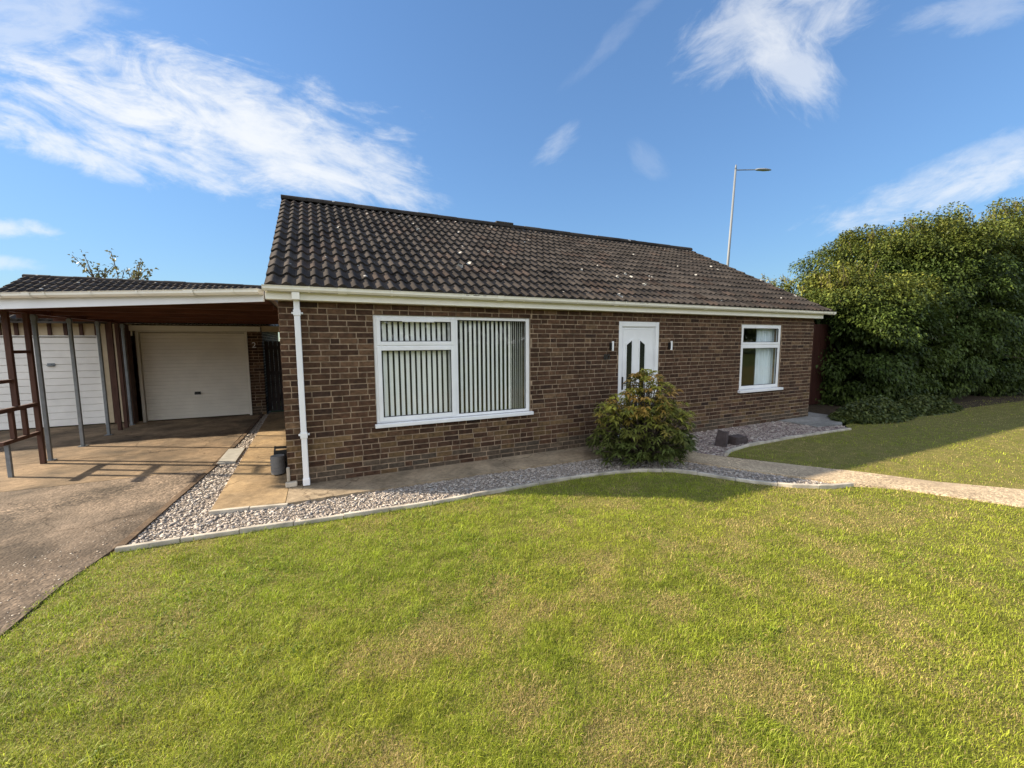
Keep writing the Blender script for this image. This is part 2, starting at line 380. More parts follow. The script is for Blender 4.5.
sheet('driveway', [(-12,1.362),(-1.10,1.362),(-1.05,2.9),(-12,2.9)], .001, M['slabdrive'], .12)
sheet('driveway', [(-12,2.912),(-1.05,2.912),(-1.02,4.5),(-12,4.5)], .002, M['slabdrive'], .12)
sheet('driveway', [(-12,4.512),(-1.02,4.512),(-.99,6.6),(-12,6.6)], .001, M['slabdrive'], .12)
# side path by the gable wall, in bays
yb = [-.50,1.05,2.45,3.9,5.3,6.6]
for k in range(5):
    x0 = -.71-.02*k
    sheet('path', [(x0,yb[k]+.006),(-.0 if k else .0,yb[k]+.006-(.1 if k == 0 else 0)),(0,yb[k+1]-.006),(x0-.02,yb[k+1]-.006)], .012, M['path'], .1)
sheet('path', [(.006,-.615),(2.3,-.585),(4.6,-.66),(4.6,0.02),(.006,.02)], .010, M['path_grey'], .1)
sheet('path', [(4.61,-.66)]+PATH_NEAR[::-1][1:]+PATH_FAR+[(5.80,.02),(4.61,.02)], .006, M['path_front'], .1)
sheet('path', [(9.75,-.80),(10.45,-.9),(11.5,-.42),(11.5,3),(10.9,3),(10.9,.0),(9.75,-.0)], .012, M['slab'], .1)
sheet('soil', [(10.9,-.0),(11.6,-.55),(16,-1.1),(20,-1.3),(24,-1.2),(24,2),(10.9,2)], -.006, mat_ground('hedge_soil', [(.3,(.035,.028,.02)),(.7,(.08,.06,.04))], 8), .08)
# lawn soil
BED1 = KERB1
lawn1 = [(-1.62,-9),(-1.50,-4),(-1.44,-2.21),(-1.40,-1.64),(-1.28,-1.17)]+KERB1[1:]+PATH_NEAR[::-1][4:]+[(7.7,-5.1),(9.5,-9)]
PATH_NEAR2 = [(6.30,-3.04),(6.68,-3.36),(7.17,-4.20),(7.6,-4.95),(9.9,-9)]
lawn1 = [(-1.60,-9),(-1.48,-4),(-1.42,-2.21),(-1.38,-1.64),(-1.27,-1.17)]+KERB1[1:-1]+PATH_NEAR2
lawn2 = [(6.16,-1.42)]+KERB2[1:]+[(10.5,-.95),(12,-.6),(30,-.6),(30,-14),(13.5,-14),(8.62,-5.0),(7.96,-4.01),(7.41,-3.42),(7.04,-2.79),(6.61,-2.25)]
sheet('lawn', lawn1, -.012, M['soil_lawn'], .1)
sheet('lawn', lawn2, -.008, M['soil_lawn'], .1)
# gravel bed bases
bed1 = KERB1[:-1]+[(6.28,-2.92),(5.81,-2.2),(5.43,-1.54),(5.08,-1.0),(4.6,-.66),(2.3,-.585),(.0,-.615),(-.0,-.60),(-.70,-.505)]+[(-.79,6.4),(-.98,6.4),(-1.02,3.5),(-1.08,1.57),(-1.20,.12)]
bed2 = [(5.82,.0),(5.86,-1.15),(6.06,-1.48),(6.16,-1.42)]+KERB2[1:]+[(10.45,-.9),(9.75,-.80),(9.75,0)]
sheet('gravel_base', bed1, -.022, M['gravel_bed'], .07)
sheet('gravel_base', bed2, -.022, M['gravel_bed'], .07)
def kerb(path, name='kerb'):
    b_ = MB(); pr = [(-.024,-.08),(-.024,.028),(-.019,.033),(.019,.033),(.024,.028),(.024,-.08)]
    # pieces about 0.6 m long with fine joints
    pts = [Vector((x,y,0)) for x,y in path]; L = [0]
    for a_, c_ in zip(pts, pts[1:]): L.append(L[-1]+(c_-a_).length)
    def at(t):
        for k in range(len(L)-1):
            if t <= L[k+1]+1e-6:
                return pts[k].lerp(pts[k+1], (t-L[k])/(L[k+1]-L[k])), (pts[k+1]-pts[k]).normalized()
        return pts[-1], (pts[-1]-pts[-2]).normalized()
    n = max(1, round(L[-1]/.46)); s = L[-1]/n
    for k in range(n):
        ts = np.linspace(k*s+.004, (k+1)*s-.004, 4); P = []
        dz = random.uniform(-.009,.006)
        for t in ts:
            p_, d_ = at(t); p2, d2 = at(min(L[-1], t+.08)); p1, d1 = at(max(0, t-.08)); dd = (d1+d2).normalized()
            P.append((p_+Vector((0,0,dz)), Vector((-dd.y, dd.x, 0))))
        b_.sweep(pr, P, closed=True)
    return tag(b_.build(name, M['kerb']), kind='structure')
kerb(KERB1); kerb(KERB2)
kerb([(-.72,-.52),(-.35,-.57),(.03,-.64)], 'kerb').scale = (1,1,.55)
# drive edge upstand with broken mortar
b_ = MB(); b_.sweep([(-.03,-.08),(-.03,.008),(.03,.004),(.03,-.08)], [((x+.03,y,0),(1,0,0)) for x,y in DRIVE_R[4:]], closed=True)
tag(b_.build('kerb', M['kerb']), kind='structure')
bpy.data.objects['kerb.003'].data.materials[0] = mat_concrete('weathered_drive_edge', (.20,.14,.09), (.10,.07,.05), 5)

# ---- point-in-polygon (vectorised)
def inside(P, poly):
    x, y = P[:,0], P[:,1]; res = np.zeros(len(P), bool); n = len(poly)
    for i in range(n):
        x0,y0 = poly[i]; x1,y1 = poly[(i+1)%n]
        c_ = ((y0 > y) != (y1 > y)); t = (x1-x0)*(y-y0)/((y1-y0) if y1 != y0 else 1e-9)+x0
        res ^= c_ & (x < t)
    return res
def vnoise(P, sc, seed):
    """smooth value noise, 2-D"""
    g_ = np.random.default_rng(seed).random((256,256)); q = P*sc+1000; i = np.floor(q).astype(int); t = q-i; t = t*t*(3-2*t)
    a = g_[i[:,0]%256, i[:,1]%256]; b = g_[(i[:,0]+1)%256, i[:,1]%256]; c = g_[i[:,0]%256,(i[:,1]+1)%256]; d = g_[(i[:,0]+1)%256,(i[:,1]+1)%256]
    return (a*(1-t[:,0])+b*t[:,0])*(1-t[:,1])+(c*(1-t[:,0])+d*t[:,0])*t[:,1]
def fbm(P, sc, seed, o=4):
    s = 0; a = .5
    for k in range(o): s = s+a*vnoise(P, sc*2**k, seed+k); a *= .5
    return s/(1-.5**o)

# ---- gravel chips
def chips(name, polys, n, size, zb, pal, label=None, seed=1, weights=None):
    r_ = np.random.default_rng(seed); out = []
    for poly in polys:
        xs = [p[0] for p in poly]; ys = [p[1] for p in poly]
        P = np.stack([r_.uniform(min(xs),max(xs),n), r_.uniform(min(ys),max(ys),n)],1); out.append(P[inside(P,poly)])
    P = np.concatenate(out); K = len(P)
    base = np.array([(-1,-1,-1),(1,-1,-1),(1,1,-1),(-1,1,-1),(-1,-1,1),(1,-1,1),(1,1,1),(-1,1,1)],float)
    V = base[None]*(.62+.38*r_.random((K,8,3)))
    s = size*np.exp(r_.normal(0,.35,(K,1)))*np.array([[1.1,.68,.24]])*r_.uniform(.75,1.25,(K,3)); V = V*s[:,None,:]
    yaw_ = r_.uniform(0,2*np.pi,K); til = r_.normal(0,.26,K); til2 = r_.normal(0,.26,K)
    def rot(ax, a):
        c_, s_ = np.cos(a), np.sin(a); Rm = np.zeros((K,3,3)); i,j = [(1,2),(0,2),(0,1)][ax]; Rm[:,ax,ax]=1; Rm[:,i,i]=c_; Rm[:,j,j]=c_; Rm[:,i,j]=-s_; Rm[:,j,i]=s_; return Rm
    Rm = rot(2,yaw_)@rot(0,til)@rot(1,til2); V = np.einsum('kij,kvj->kvi', Rm, V)
    V[:,:,:2] += P[:,None,:]; V[:,:,2] += (zb+r_.uniform(0,1,K)*size*.6)[:,None]
    F = (np.array([(0,3,2,1),(4,5,6,7),(0,1,5,4),(1,2,6,5),(2,3,7,6),(3,0,4,7)])[None]+8*np.arange(K)[:,None,None]).reshape(-1,4)
    pal = np.array(pal); ci = r_.choice(len(pal), K, p=weights)
    col = pal[ci]*r_.uniform(.75,1.25,(K,1)); col = np.repeat(col,6,0)
    return mesh_np(name, V.reshape(-1,3), F, col, M['gravel'])
GP = [(.45,.395,.34),(.40,.35,.305),(.34,.29,.255),(.37,.355,.335),(.49,.44,.385)]
strip = [(-.74,-.45),(-.79,6.4),(-.97,6.4),(-1.0,3.5),(-1.06,1.57),(-1.18,.12),(-1.1,-.45)]
front = [p for p in bed1 if p[1] < 0]
chips('gravel', [bed1], 130000, .0108, -.017, GP, seed=3, weights=[.32,.26,.16,.12,.14])
tag(bpy.data.objects['gravel'], 'pale mixed gravel chips in the curved bed along the house', 'gravel', kind='stuff')
chips('gravel', [bed2], 20000, .0155, -.017, [(.40,.35,.31),(.28,.22,.20),(.17,.12,.115),(.48,.42,.36)], seed=4, weights=[.34,.3,.2,.16])
tag(bpy.data.objects['gravel.001'], 'grey and plum gravel in the bed below the small window', 'gravel', kind='stuff')
chips('gravel', [[(-3.3,-4.5),(-1.56,-4.4),(-1.47,-2.2),(-1.42,-1.6),(-1.32,-1.05),(-1.3,-.2),(-1.6,-.4),(-2.6,-2.2)]], 5200, .0048, -.002, [(.36,.30,.24),(.22,.18,.14),(.5,.44,.36)], seed=5)
tag(bpy.data.objects['gravel.002'], 'loose chippings scattered on the worn driveway edge', 'gravel', kind='stuff')

# ---- grass
def grass(name, poly, n, wpow, label, seed, xmin=-2, xmax=24, ymin=-8, ymax=0, zb=-.012, hgt=.025):
    r_ = np.random.default_rng(seed); P = np.zeros((0,2))
    fw = np.array([math.sin(yaw), math.cos(yaw)]); rt = np.array([math.cos(yaw), -math.sin(yaw)])
    # density falls with distance from the lawn's near end
    d = 1.0*np.exp(r_.random(n*3)*math.log(24/1.0)*1.0); 
    a = r_.uniform(-1.45,1.45,n*3); P = CAM+np.stack([d*(fw[0]+rt[0]*np.tan(a*.7)),d*(fw[1]+rt[1]*np.tan(a*.7))],1)
    P = P[inside(P,poly)][:n]; K = len(P)
    dist = np.linalg.norm(P-CAM,axis=1)
    dry = fbm(P,.9,21,4); dry2 = fbm(P,3.2,31,3); tone = fbm(P,1.6,41,3); fine = r_.random(K)
    # the lush strip on the left is greener; the middle and the right wear dry patches
    dryness = np.clip((dry-.56)*3.6+(dry2-.5)*3.2+.12+.03*(P[:,0]-1.5),0,1)
    lush = np.clip(1.2-np.linalg.norm((P-np.array([.2,-2.0]))/np.array([3.4,1.1]),axis=1),0,1)*.9
    dryness = np.clip(dryness-lush*.5,0,1)
    isdry = fine < dryness*.62+.07
    gcol = np.array([.215,.285,.024])*(1-tone[:,None])*1.0+np.array([.385,.415,.042])*tone[:,None]
    gcol = gcol*(1-lush[:,None]*.6)+np.array([.28,.385,.022])*lush[:,None]*.6
    gcol *= (.68+.64*fbm(P,10,63,3))[:,None]*r_.uniform(.6,1.4,(K,1)); dcol = np.array([.52,.41,.165])*r_.uniform(.6,1.2,(K,1))
    col = np.where(isdry[:,None], dcol, gcol)
    tuft = fbm(P,9,61,3); h = hgt*r_.uniform(.5,1.45,K)*(1-.3*dryness)*np.clip(.35+1.5*(tuft-.12),.35,1.7); w = (.0015+.00055*dist)*r_.uniform(.7,1.3,K)*.62
    th = r_.uniform(0,2*np.pi,K); lean = np.abs(r_.normal(1.25,.5,K)); lean = np.clip(lean,0,1.9)
    dirx = np.stack([np.cos(th),np.sin(th)],1); side = np.stack([-np.sin(th),np.cos(th)],1)
    lg = r_.random(K) < .05; h = np.where(lg, h*1.75, h); w = np.where(lg, w*1.35, w); col = np.where(lg[:,None], col*1.15, col)   # a few longer, coarser blades
    wd_ = (vnoise(P,1.9,91) > .80) & (r_.random(K) < .06)             # broad-leaved weeds here and there
    w = np.where(wd_, w*3.2, w); h = np.where(wd_, h*1.1, h); col = np.where(wd_[:,None], np.array([.17,.24,.03])*r_.uniform(.7,1.3,(K,1)), col); lean = np.where(wd_, 1.5, lean)
    B = np.concatenate([P,np.full((K,1),zb)],1)
    up = h*np.cos(lean*.6); out = h*np.sin(lean*.6)
    mid = B.copy(); mid[:,:2] += dirx*(out*.4)[:,None]; mid[:,2] += up*.62
    tip = B.copy(); tip[:,:2] += dirx*(out*1.15)[:,None]; tip[:,2] += up*np.where(lean > .9,.75,1.0)
    S = np.concatenate([side*(w/2)[:,None], np.zeros((K,1))],1)
    V = np.stack([B-S,B+S,mid+S*.9,mid-S*.9,tip],1).reshape(-1,3)
    F = (np.array([(0,1,2),(0,2,3),(3,2,4)])[None]+5*np.arange(K)[:,None,None]).reshape(-1,3)
    o = mesh_np(name, V, F, np.repeat(col,3,0), M['grass'])
    return tag(o, label, 'grass', kind='stuff')
grass('grass', [(x-.06,y) if x < -1.2 and y < -1.3 else (x,y) for x,y in lawn1], 850000, 1, 'short mown lawn grass with straw coloured dry patches in front of the house', 71)
grass('grass', lawn2, 340000, 1, 'short mown lawn grass beyond the buff path beside the hedge', 72)

# ------------------------------------------------------------------ bungalow
XR = 10.87; DEP = 7.8
H = empty('bungalow', (0,0,0), 'brown brick bungalow with dark pantiled roof and white windows', 'house')
COURSE = .0743
PAL = [((.068,.037,.023),.42),((.088,.048,.029),.34),((.118,.069,.041),.16),((.155,.098,.057),.05),((.048,.028,.020),.03)]
def brick_col(z):
    t = random.random(); a = 0; c = PAL[0][0]
    for cc, p_ in PAL:
        a += p_
        if t < a: c = cc; break
    k = random.uniform(.8,1.2); c = [x*k for x in c]
    if z < .02+COURSE*2.0 and random.random() < .75: c = [.55*c[0]+.055,.55*c[1]+.05,.55*c[2]+.038]      # weathered damp course bricks
    elif z < .55 and random.random() < .30: c = [.5*c[0]+.10,.5*c[1]+.068,.5*c[2]+.032]                # yellowish salts low on the wall
    return tuple(c)
def brick_wall(mb, L, z0, z1, fn, openings=(), u0=0, top=None):
    """bricks as shallow blocks standing proud of the mortar; fn(u, out, z) -> point"""
    k = 0; z = z0
    while z < z1-.01:
        zt = min(z+COURSE-.0135+random.uniform(-.0015,.001), z1)
        u = u0-(.125 if k % 2 else 0)-random.uniform(0,.01); flem = (k*7 % 5) in (1,3)
        j = 0
        while u < L:
            ln = (.224 if not (flem and j % 2) and random.random() > .07 else .112)+random.uniform(-.006,.006)
            a, b_ = max(u, u0+.002), min(u+ln-.0125, L-.002)
            segs = [(a,b_,z,zt)]
            for (xa,xb,za,zb_) in openings:
                if zt > za+.004 and z < zb_-.004:
                    ns = []
                    for s0,s1,sa,sb in segs:
                        if s1 <= xa-.003 or s0 >= xb+.003: ns.append((s0,s1,sa,sb))
                        else:
                            if s0 < xa-.003: ns.append((s0,xa-.003,sa,sb))
                            if s1 > xb+.003: ns.append((xb+.003,s1,sa,sb))
                            m0, m1 = max(s0,xa-.003), min(s1,xb+.003)
                            if sb > zb_+.018: ns.append((m0,m1,zb_+.003,sb))
                            elif sa < za-.018: ns.append((m0,m1,sa,za-.003))
                    segs = ns
            for s0,s1,zl,zh in segs:
                if s1-s0 < .025: continue
                lim = z1 if top is None else min(top(s0),top(s1))
                if z > lim-.03: continue
                o = .0+random.uniform(-.0012,.0012); zz = min(zh, lim)
                jz = random.uniform(-.0012,.0012); e = .0025
                vs = [fn(s0,-.02,zl+jz),fn(s1,-.02,zl+jz),fn(s1,-.02,zz+jz),fn(s0,-.02,zz+jz),
                      fn(s0,o-e,zl+jz),fn(s1,o-e,zl+jz),fn(s1,o-e,zz+jz),fn(s0,o-e,zz+jz),
                      fn(s0+e,o,zl+jz+e),fn(s1-e,o,zl+jz+e),fn(s1-e,o,zz+jz-e),fn(s0+e,o,zz+jz-e)]
                mb.add(vs, [(8,9,10,11),(0,1,5,4),(1,2,6,5),(2,3,7,6),(3,0,4,7),(4,5,9,8),(5,6,10,9),(6,7,11,10),(7,4,8,11)], 0, brick_col(z))
            u += ln; j += 1
        z += COURSE; k += 1
W1 = (1.083,3.42,.664,2.161); W2 = (8.357,9.697,.729,2.144); DR = (5.163,6.101,.0,2.148)
wl = MB(); TOPZ = 2.40
brick_wall(wl, XR, .0, TOPZ, lambda u_,o,z: (u_,-o,z), [W1,W2,DR])
# mortar core around the openings
xs = sorted({.006, W1[0],W1[1],DR[0],DR[1],W2[0],W2[1], XR-.006}); 
for a_, c_ in zip(xs, xs[1:]):
    op = next((o for o in (W1,W2,DR) if abs(o[0]-a_) < 1e-6), None)
    if op is None: wl.box(a_,c_,.006,.27,-.1,TOPZ,1)
    else:
        if op[2] > 0: wl.box(a_,c_,.006,.27,-.1,op[2],1)
        wl.box(a_,c_,.006,.27,op[3],TOPZ,1)
def gtop(y): return 2.40+(min(y,7.86-y)+.1)*.553
brick_wall(wl, DEP-.01, 0, 4.5, lambda u_,o,z: (XR+o+.0,u_,z), [], .012, lambda y: gtop(y)-.06)
brick_wall(wl, DEP-.01, 0, 4.5, lambda u_,o,z: (-o,u_,z), [], .012, lambda y: gtop(y)-.06)
for x0,x1 in ((.006,.26),(XR-.26,XR-.006)):
    pts = [(.27,-.1),(DEP,-.1),(DEP,gtop(DEP)-.05),(3.93,gtop(3.93)-.05),(.27,gtop(.27)-.05)]
    n = len(pts)
    wl.add([(x0,y,z) for y,z in pts]+[(x1,y,z) for y,z in pts], [tuple(range(n)),tuple(range(n,2*n))[::-1]]+[(i,(i+1)%n,n+(i+1)%n,n+i) for i in range(n)], 1)
wl.box(.26,XR-.26,DEP-.25,DEP,-.1,2.4,1)
wl.build('wall', [M['brick'],M['mortar']], H)
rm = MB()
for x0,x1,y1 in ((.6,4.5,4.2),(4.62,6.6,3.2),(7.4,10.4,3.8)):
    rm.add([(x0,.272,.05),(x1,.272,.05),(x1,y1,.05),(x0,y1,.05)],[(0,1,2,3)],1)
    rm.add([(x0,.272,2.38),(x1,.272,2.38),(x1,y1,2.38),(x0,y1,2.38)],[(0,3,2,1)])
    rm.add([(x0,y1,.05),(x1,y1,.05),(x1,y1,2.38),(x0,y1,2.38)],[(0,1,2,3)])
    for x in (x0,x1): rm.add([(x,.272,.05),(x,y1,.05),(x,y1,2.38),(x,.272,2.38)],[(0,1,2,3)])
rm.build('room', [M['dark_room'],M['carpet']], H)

# ---- tiled roof
def tiled_slope(mb, x0, x1, ey, ez, ry, rz, rolls=.1505, courses=15, seedc=0, lowres=False):
    dy, dz = ry-ey, rz-ez; L = math.hypot(dy,dz); ty, tz = dy/L, dz/L; ny, nz = -tz*(1 if dy > 0 else -1), abs(ty)
    if dy < 0: ny = tz
    per = 5 if lowres else 9
    nr = int(round((x1-x0)/rolls)); rolls = (x1-x0)/nr
    r_ = random.Random(seedc)
    prof = []
    for i in range(per+1):
        t = i/per
        h = .5-.5*math.cos(2*math.pi*t)
        prof.append((t, 0.038*h**1.1))
    gl = L/courses
    for c in range(courses):
        s0 = c*gl-.018; s1 = (c+1)*gl+.03
        if c == courses-1: s1 = L
        for k in range(nr):
            if k % 2 == 0:
                base = (.040,.0345,.031); kk = r_.uniform(.68,1.3); rr_ = r_.random()
                colr = tuple(x*kk for x in base)
                if rr_ < .10: colr = (colr[0]*1.12,colr[1]*1.0,colr[2]*.95)
                jo = r_.uniform(-.004,.004); js = r_.uniform(-.008,.008)
            xa = x0+k*rolls; vs = []
            for (t,h) in prof:
                x = xa+t*rolls
                for s_, lift in ((s0+js,-.004+h*.7),(s0+js,.034+h),(s1,.004+h)):
                    l = lift+jo; vs.append((x, ey+ty*s_+ny*l, ez+tz*s_+nz*l))
            fs = []
            for i in range(per):
                a = i*3
                fs += [(a,a+3,a+4,a+1),(a+1,a+4,a+5,a+2)]
            if dy < 0: fs = [f_[::-1] for f_ in fs]
            mb.add(vs, fs, 0, colr)
    # deck under the tiles
    q = [(x0+.02,ey,ez-.004),(x1-.02,ey,ez-.004),(x1-.02,ry,rz-.004),(x0+.02,ry,rz-.004)]
    mb.add(q+[(p[0],p[1],p[2]-.05) for p in q], [(0,1,2,3),(7,6,5,4),(0,4,5,1),(1,5,6,2),(2,6,7,3),(3,7,4,0)], 0, (.05,.045,.04))
X0, X1 = -.105, 11.15; EY, EZ, RY, RZ = -.205, 2.44, 3.93, 4.64
rf = MB(); tiled_slope(rf, X0, X1, EY, EZ, RY, RZ)
tiled_slope(rf, X0, X1, 2*RY-EY, EZ, RY, RZ, seedc=5, lowres=True)
ROOF = rf.build('roof', M['tile'], H, smooth=True)
ROOF.data.set_sharp_from_angle(angle=rad(38))
def ridge(name, x0, x1, y, z, parent, r0=.125):
    b_ = MB(); n = int(round((x1-x0)/.45)); s = (x1-x0)/n
    for k in range(n):
        c = random.uniform(.7,1.15); colr = (.044*c,.038*c,.034*c); pr = []
        for i in range(9):
            t = rad(-15+210*i/8); pr.append((-math.cos(t)*r0*1.0, math.sin(t)*r0*.62-.03))
        dz = random.uniform(-.006,.006)
        a, e = x0+k*s, x0+(k+1)*s+.01
        vs = [(a,y+p[0],z+p[1]+dz) for p in pr]+[(e,y+p[0]*1.04,z+p[1]*1.04+dz) for p in pr]
        fs = [(i,i+9,i+10,i+1) for i in range(8)]
        b_.add(vs, fs, 0, colr)
        b_.add([vs[i] for i in range(9)], [tuple(range(9))], 0, (.25,.23,.2)); b_.add([vs[9+i] for i in range(9)], [tuple(range(9))[::-1]], 0, (.1,.09,.08))
    return b_.build(name, M['tile'], parent, smooth=False)
ridge('ridge_tiles', X0-.005, X1+.005, RY, RZ+.055, ROOF)
b_ = MB(); b_.box(4.5,4.97,RY-.11,RY+.11,RZ+.07,RZ+.125,0,(.055,.05,.045)); b_.build('ridge_vent', M['tile'], ROOF, bevel=.02)
# fascia, soffit, gutter
b_ = MB(); b_.box(-.11,XR+.10,-.128,-.108,2.302,2.445); b_.box(-.11,XR+.10,-.107,-.003,2.3,2.312)
b_.build('fascia', M['upvc_cream'], H, bevel=.003)
def gutter(name, p0, p1, out, z, mat, parent, rr=.056, brackets=.95, joint_every=2.1):
    p0 = Vector(p0); p1 = Vector(p1); o = Vector(out); L = (p1-p0).length; d = (p1-p0)/L
    b_ = MB(); pr = []
    # flat-fronted "square-line" shape with a rolled lip
    outer = [(0,.0),(0,-.035),(.012,-.062),(.075,-.062),(.098,-.038),(.104,-.004),(.112,.0)]
    inner = [(.108,-.008),(.098,-.004),(.092,-.036),(.072,-.056),(.015,-.056),(.005,-.033),(.005,0)]
    pr = [(a,z+b) for a,b in outer+inner]
    b_.sweep(pr, [(p0,o),(p1,o)], closed=True)
    G = b_.build(name, mat, parent)
    for p, s in ((p0,-1),(p1,1)):
        e = MB(); e.sweep([(a,z+b) for a,b in outer], [(p+d*s*.001,o),(p+d*s*.006,o)], closed=True); e.build('end_cap', mat, G)
    k = joint_every*.4
    while k < L:
        e = MB(); e.sweep([(a*1.03+(.006 if a > .05 else 0),z+b*1.12+.003) for a,b in outer], [(p0+d*(k-.05),o),(p0+d*(k+.05),o)], closed=False); e.build('joint', mat, G); k += joint_every
    k = brackets*.5
    while k < L:
        e = MB(); e.sweep([(a*1.03+(.005 if a > .05 else 0),z+b*1.10+.003) for a,b in outer], [(p0+d*(k-.012),o),(p0+d*(k+.012),o)], closed=False); e.build('bracket', mat, G); k += brackets
    return G
gutter('gutter', (-.125,-.130,0), (11.27,-.130,0), (0,-1,0), 2.452, M['upvc_cream'], H)
dp = MB(); DX = .205
dp.box(DX-.033,DX+.033,-.112,-.046,.03,2.315); D_ = dp.build('downpipe', M['upvc'], H, bevel=.008)
for z in (.62,2.12):
    e = MB(); e.box(DX-.040,DX+.040,-.120,-.038,z,z+.07); e.box(DX-.062,DX+.062,-.040,-.004,z+.02,z+.045); e.build('clip', M['upvc'], D_, bevel=.004)
e = MB(); e.box(DX-.041,DX+.041,-.205,-.05,2.30,2.385); e.build('outlet', M['upvc_cream'], D_, bevel=.004)
e = MB(); e.box(DX-.040,DX+.040,-.12,-.038,.022,.11); e.build('shoe', M['upvc'], D_, bevel=.006)
# bit of old rendered plinth and a broken drain surround at the corner
e = MB(); e.box(-.03,.10,-.075,-.004,.012,.075); e.box(-.012,.024,-.045,-.006,.075,.26); e.build('plinth', M['kerb'], H, bevel=.012)
# ---- windows
def ring(mb, x0,x1,z0,z1,w,y0,y1, m=0):
    """rectangular frame"""
    wl_, wr_, wb_, wt_ = w if isinstance(w,(tuple,list)) else (w,)*4
    mb.box(x0,x0+wl_,y0,y1,z0,z1,m); mb.box(x1-wr_,x1,y0,y1,z0,z1,m)
    mb.box(x0+wl_,x1-wr_,y0,y1,z0,z0+wb_,m); mb.box(x0+wl_,x1-wr_,y0,y1,z1-wt_,z1,m)
def pane(x0,x1,z0,z1,y,parent):
    g_ = MB(); g_.add([(x0,y,z0),(x1,y,z0),(x1,y,z1),(x0,y,z1)],[(0,1,2,3)]); g_.build('pane', M['glass'], parent)
def sash(x0,x1,z0,z1,parent,w=.052,y0=.018,vent=False):
    s = MB(); ring(s,x0,x1,z0,z1,w,y0,y0+.05); ring(s,x0+w,x1-w,z0+w,z1-w,.010,y0+.012,y0+.03,1)
    S = s.build('sash', [M['upvc'],M['gasket']], parent, bevel=.006)
    return S
# big window
F1 = MB(); x0,x1,z0,z1 = W1
ring(F1,x0+.003,x1-.003,.702,z1-.003,(.062,.062,.040,.045),.030,.095)
MUL = 2.212; F1.box(MUL-.036,MUL+.036,.030,.095,.742,z1-.048)
F1.box(x0+.065,MUL-.036,.030,.095,1.735,1.800)
F = F1.build('window', M['upvc'], H, bevel=.005)
sash(x0+.040,MUL-.012,1.755,z1-.028,F); 
sash(x0+.040,MUL-.012,.722,1.742,F,w=.056)
pane(x0+.09,MUL-.06,1.80,2.08,.045,F); pane(x0+.095,MUL-.065,.775,1.69,.045,F); pane(MUL+.036,x1-.065,.742,z1-.048,.055,F)
e = MB(); ring(e,MUL+.036,x1-.065,.742,z1-.048,.010,.042,.054); e.build('gasket', M['gasket'], F)
e = MB(); e.box(x0-.025,x1+.03,-.055,.028,.650,.700); e.build('sill', M['upvc'], F, bevel=.006)
e = MB(); e.box(1.46,1.90,.004,.018,2.072,2.094); e.build('trickle_vent', M['upvc'], F, bevel=.003)
# small window
F2 = MB(); x0,x1,z0,z1 = W2
ring(F2,x0+.003,x1-.003,.767,z1-.003,(.055,.055,.045,.045),.030,.095)
F2.box(x0+.058,x1-.058,.030,.095,1.685,1.750)
F = F2.build('window', M['upvc'], H, bevel=.005)
sash(x0+.035,x1-.035,1.715,z1-.030,F); sash(x0+.035,x1-.035,.787,1.70,F,w=.056)
pane(x0+.085,x1-.085,1.765,2.065,.045,F); pane(x0+.09,x1-.09,.84,1.65,.045,F)
e = MB(); e.box(x0-.035,x1+.06,-.065,.028,.712,.765); e.build('sill', M['upvc'], F, bevel=.006)
e = MB(); e.box(8.80,9.20,.004,.018,2.062,2.082); e.build('trickle_vent', M['upvc'], F, bevel=.003)
# blinds and curtain (things hung inside)
def blind(name, x0, x1, n, ang, label, pack=0, wd=.059):
    hr = empty(name, (x0,.16,2.2), label, 'blind', 'vertical blinds in the large window')
    e = MB(); e.box(x0,x1,.10,.155,2.155,2.19); o = e.build('headrail', M['upvc'], hr); o.location = (-x0,-.16,-2.2)
    xs_ = list(np.linspace(x0+.03,x1-.05-pack*.036,n))
    for k in range(pack): xs_.append(xs_[n-1]+.036*(k+1))
    for k, x in enumerate(xs_):
        a = rad(ang+random.uniform(-3,3)) if k < n else rad(72+random.uniform(-4,4)); w = wd if k < n else .08
        e = MB(); P = []
        for i in range(5):
            t = (i/4-.5); P.append((x+w*t*math.cos(a), .125+w*t*math.sin(a)+.006*(1-4*t*t)))
        vs = [(p[0],p[1],.70) for p in P]+[(p[0],p[1],2.15) for p in P]
        e.add(vs, [(i,i+1,i+6,i+5) for i in range(4)]); o = e.build('slat', M['blind'], hr, smooth=True); o.location = (-x0,-.16,-2.2)
    return hr
blind('vertical_blind', 1.13, 2.20, 14, 24, 'cream vertical blind with nearly closed slats in the left half of the large window')
blind('vertical_blind', 2.23, 3.38, 13, 28, 'cream vertical blind with slats bunched at its right end in the large window', pack=6, wd=.054)
cu = MB(); n = 60; vs = []
for i in range(n+1):
    t = i/n; x = 9.12+.62*t; y = .19+.028*math.sin(t*2*math.pi*6)+.01*math.sin(t*17)
    vs += [(x,y,.55),(x,y,2.24)]
cu.add(vs, [(2*i,2*i+2,2*i+3,2*i+1) for i in range(n)]); tag(cu.build('curtain', M['curtain'], smooth=True), 'pale gathered curtain behind the right side of the small window', 'curtain')
# ---- front door
d = MB(); x0,x1,z0,z1 = DR
ring(d,x0+.004,x1-.004,.02,z1-.004,(.075,.075,.05,.085),.012,.085)
ring(d,x0+.079,x1-.079,.07,z1-.089,.018,.030,.080)
DO = d.build('door', M['upvc'], H, bevel=.006)
lf = MB(); a0,a1 = x0+.10,x1-.10; lf.box(a0,a1,.040,.082,.075,z1-.11)
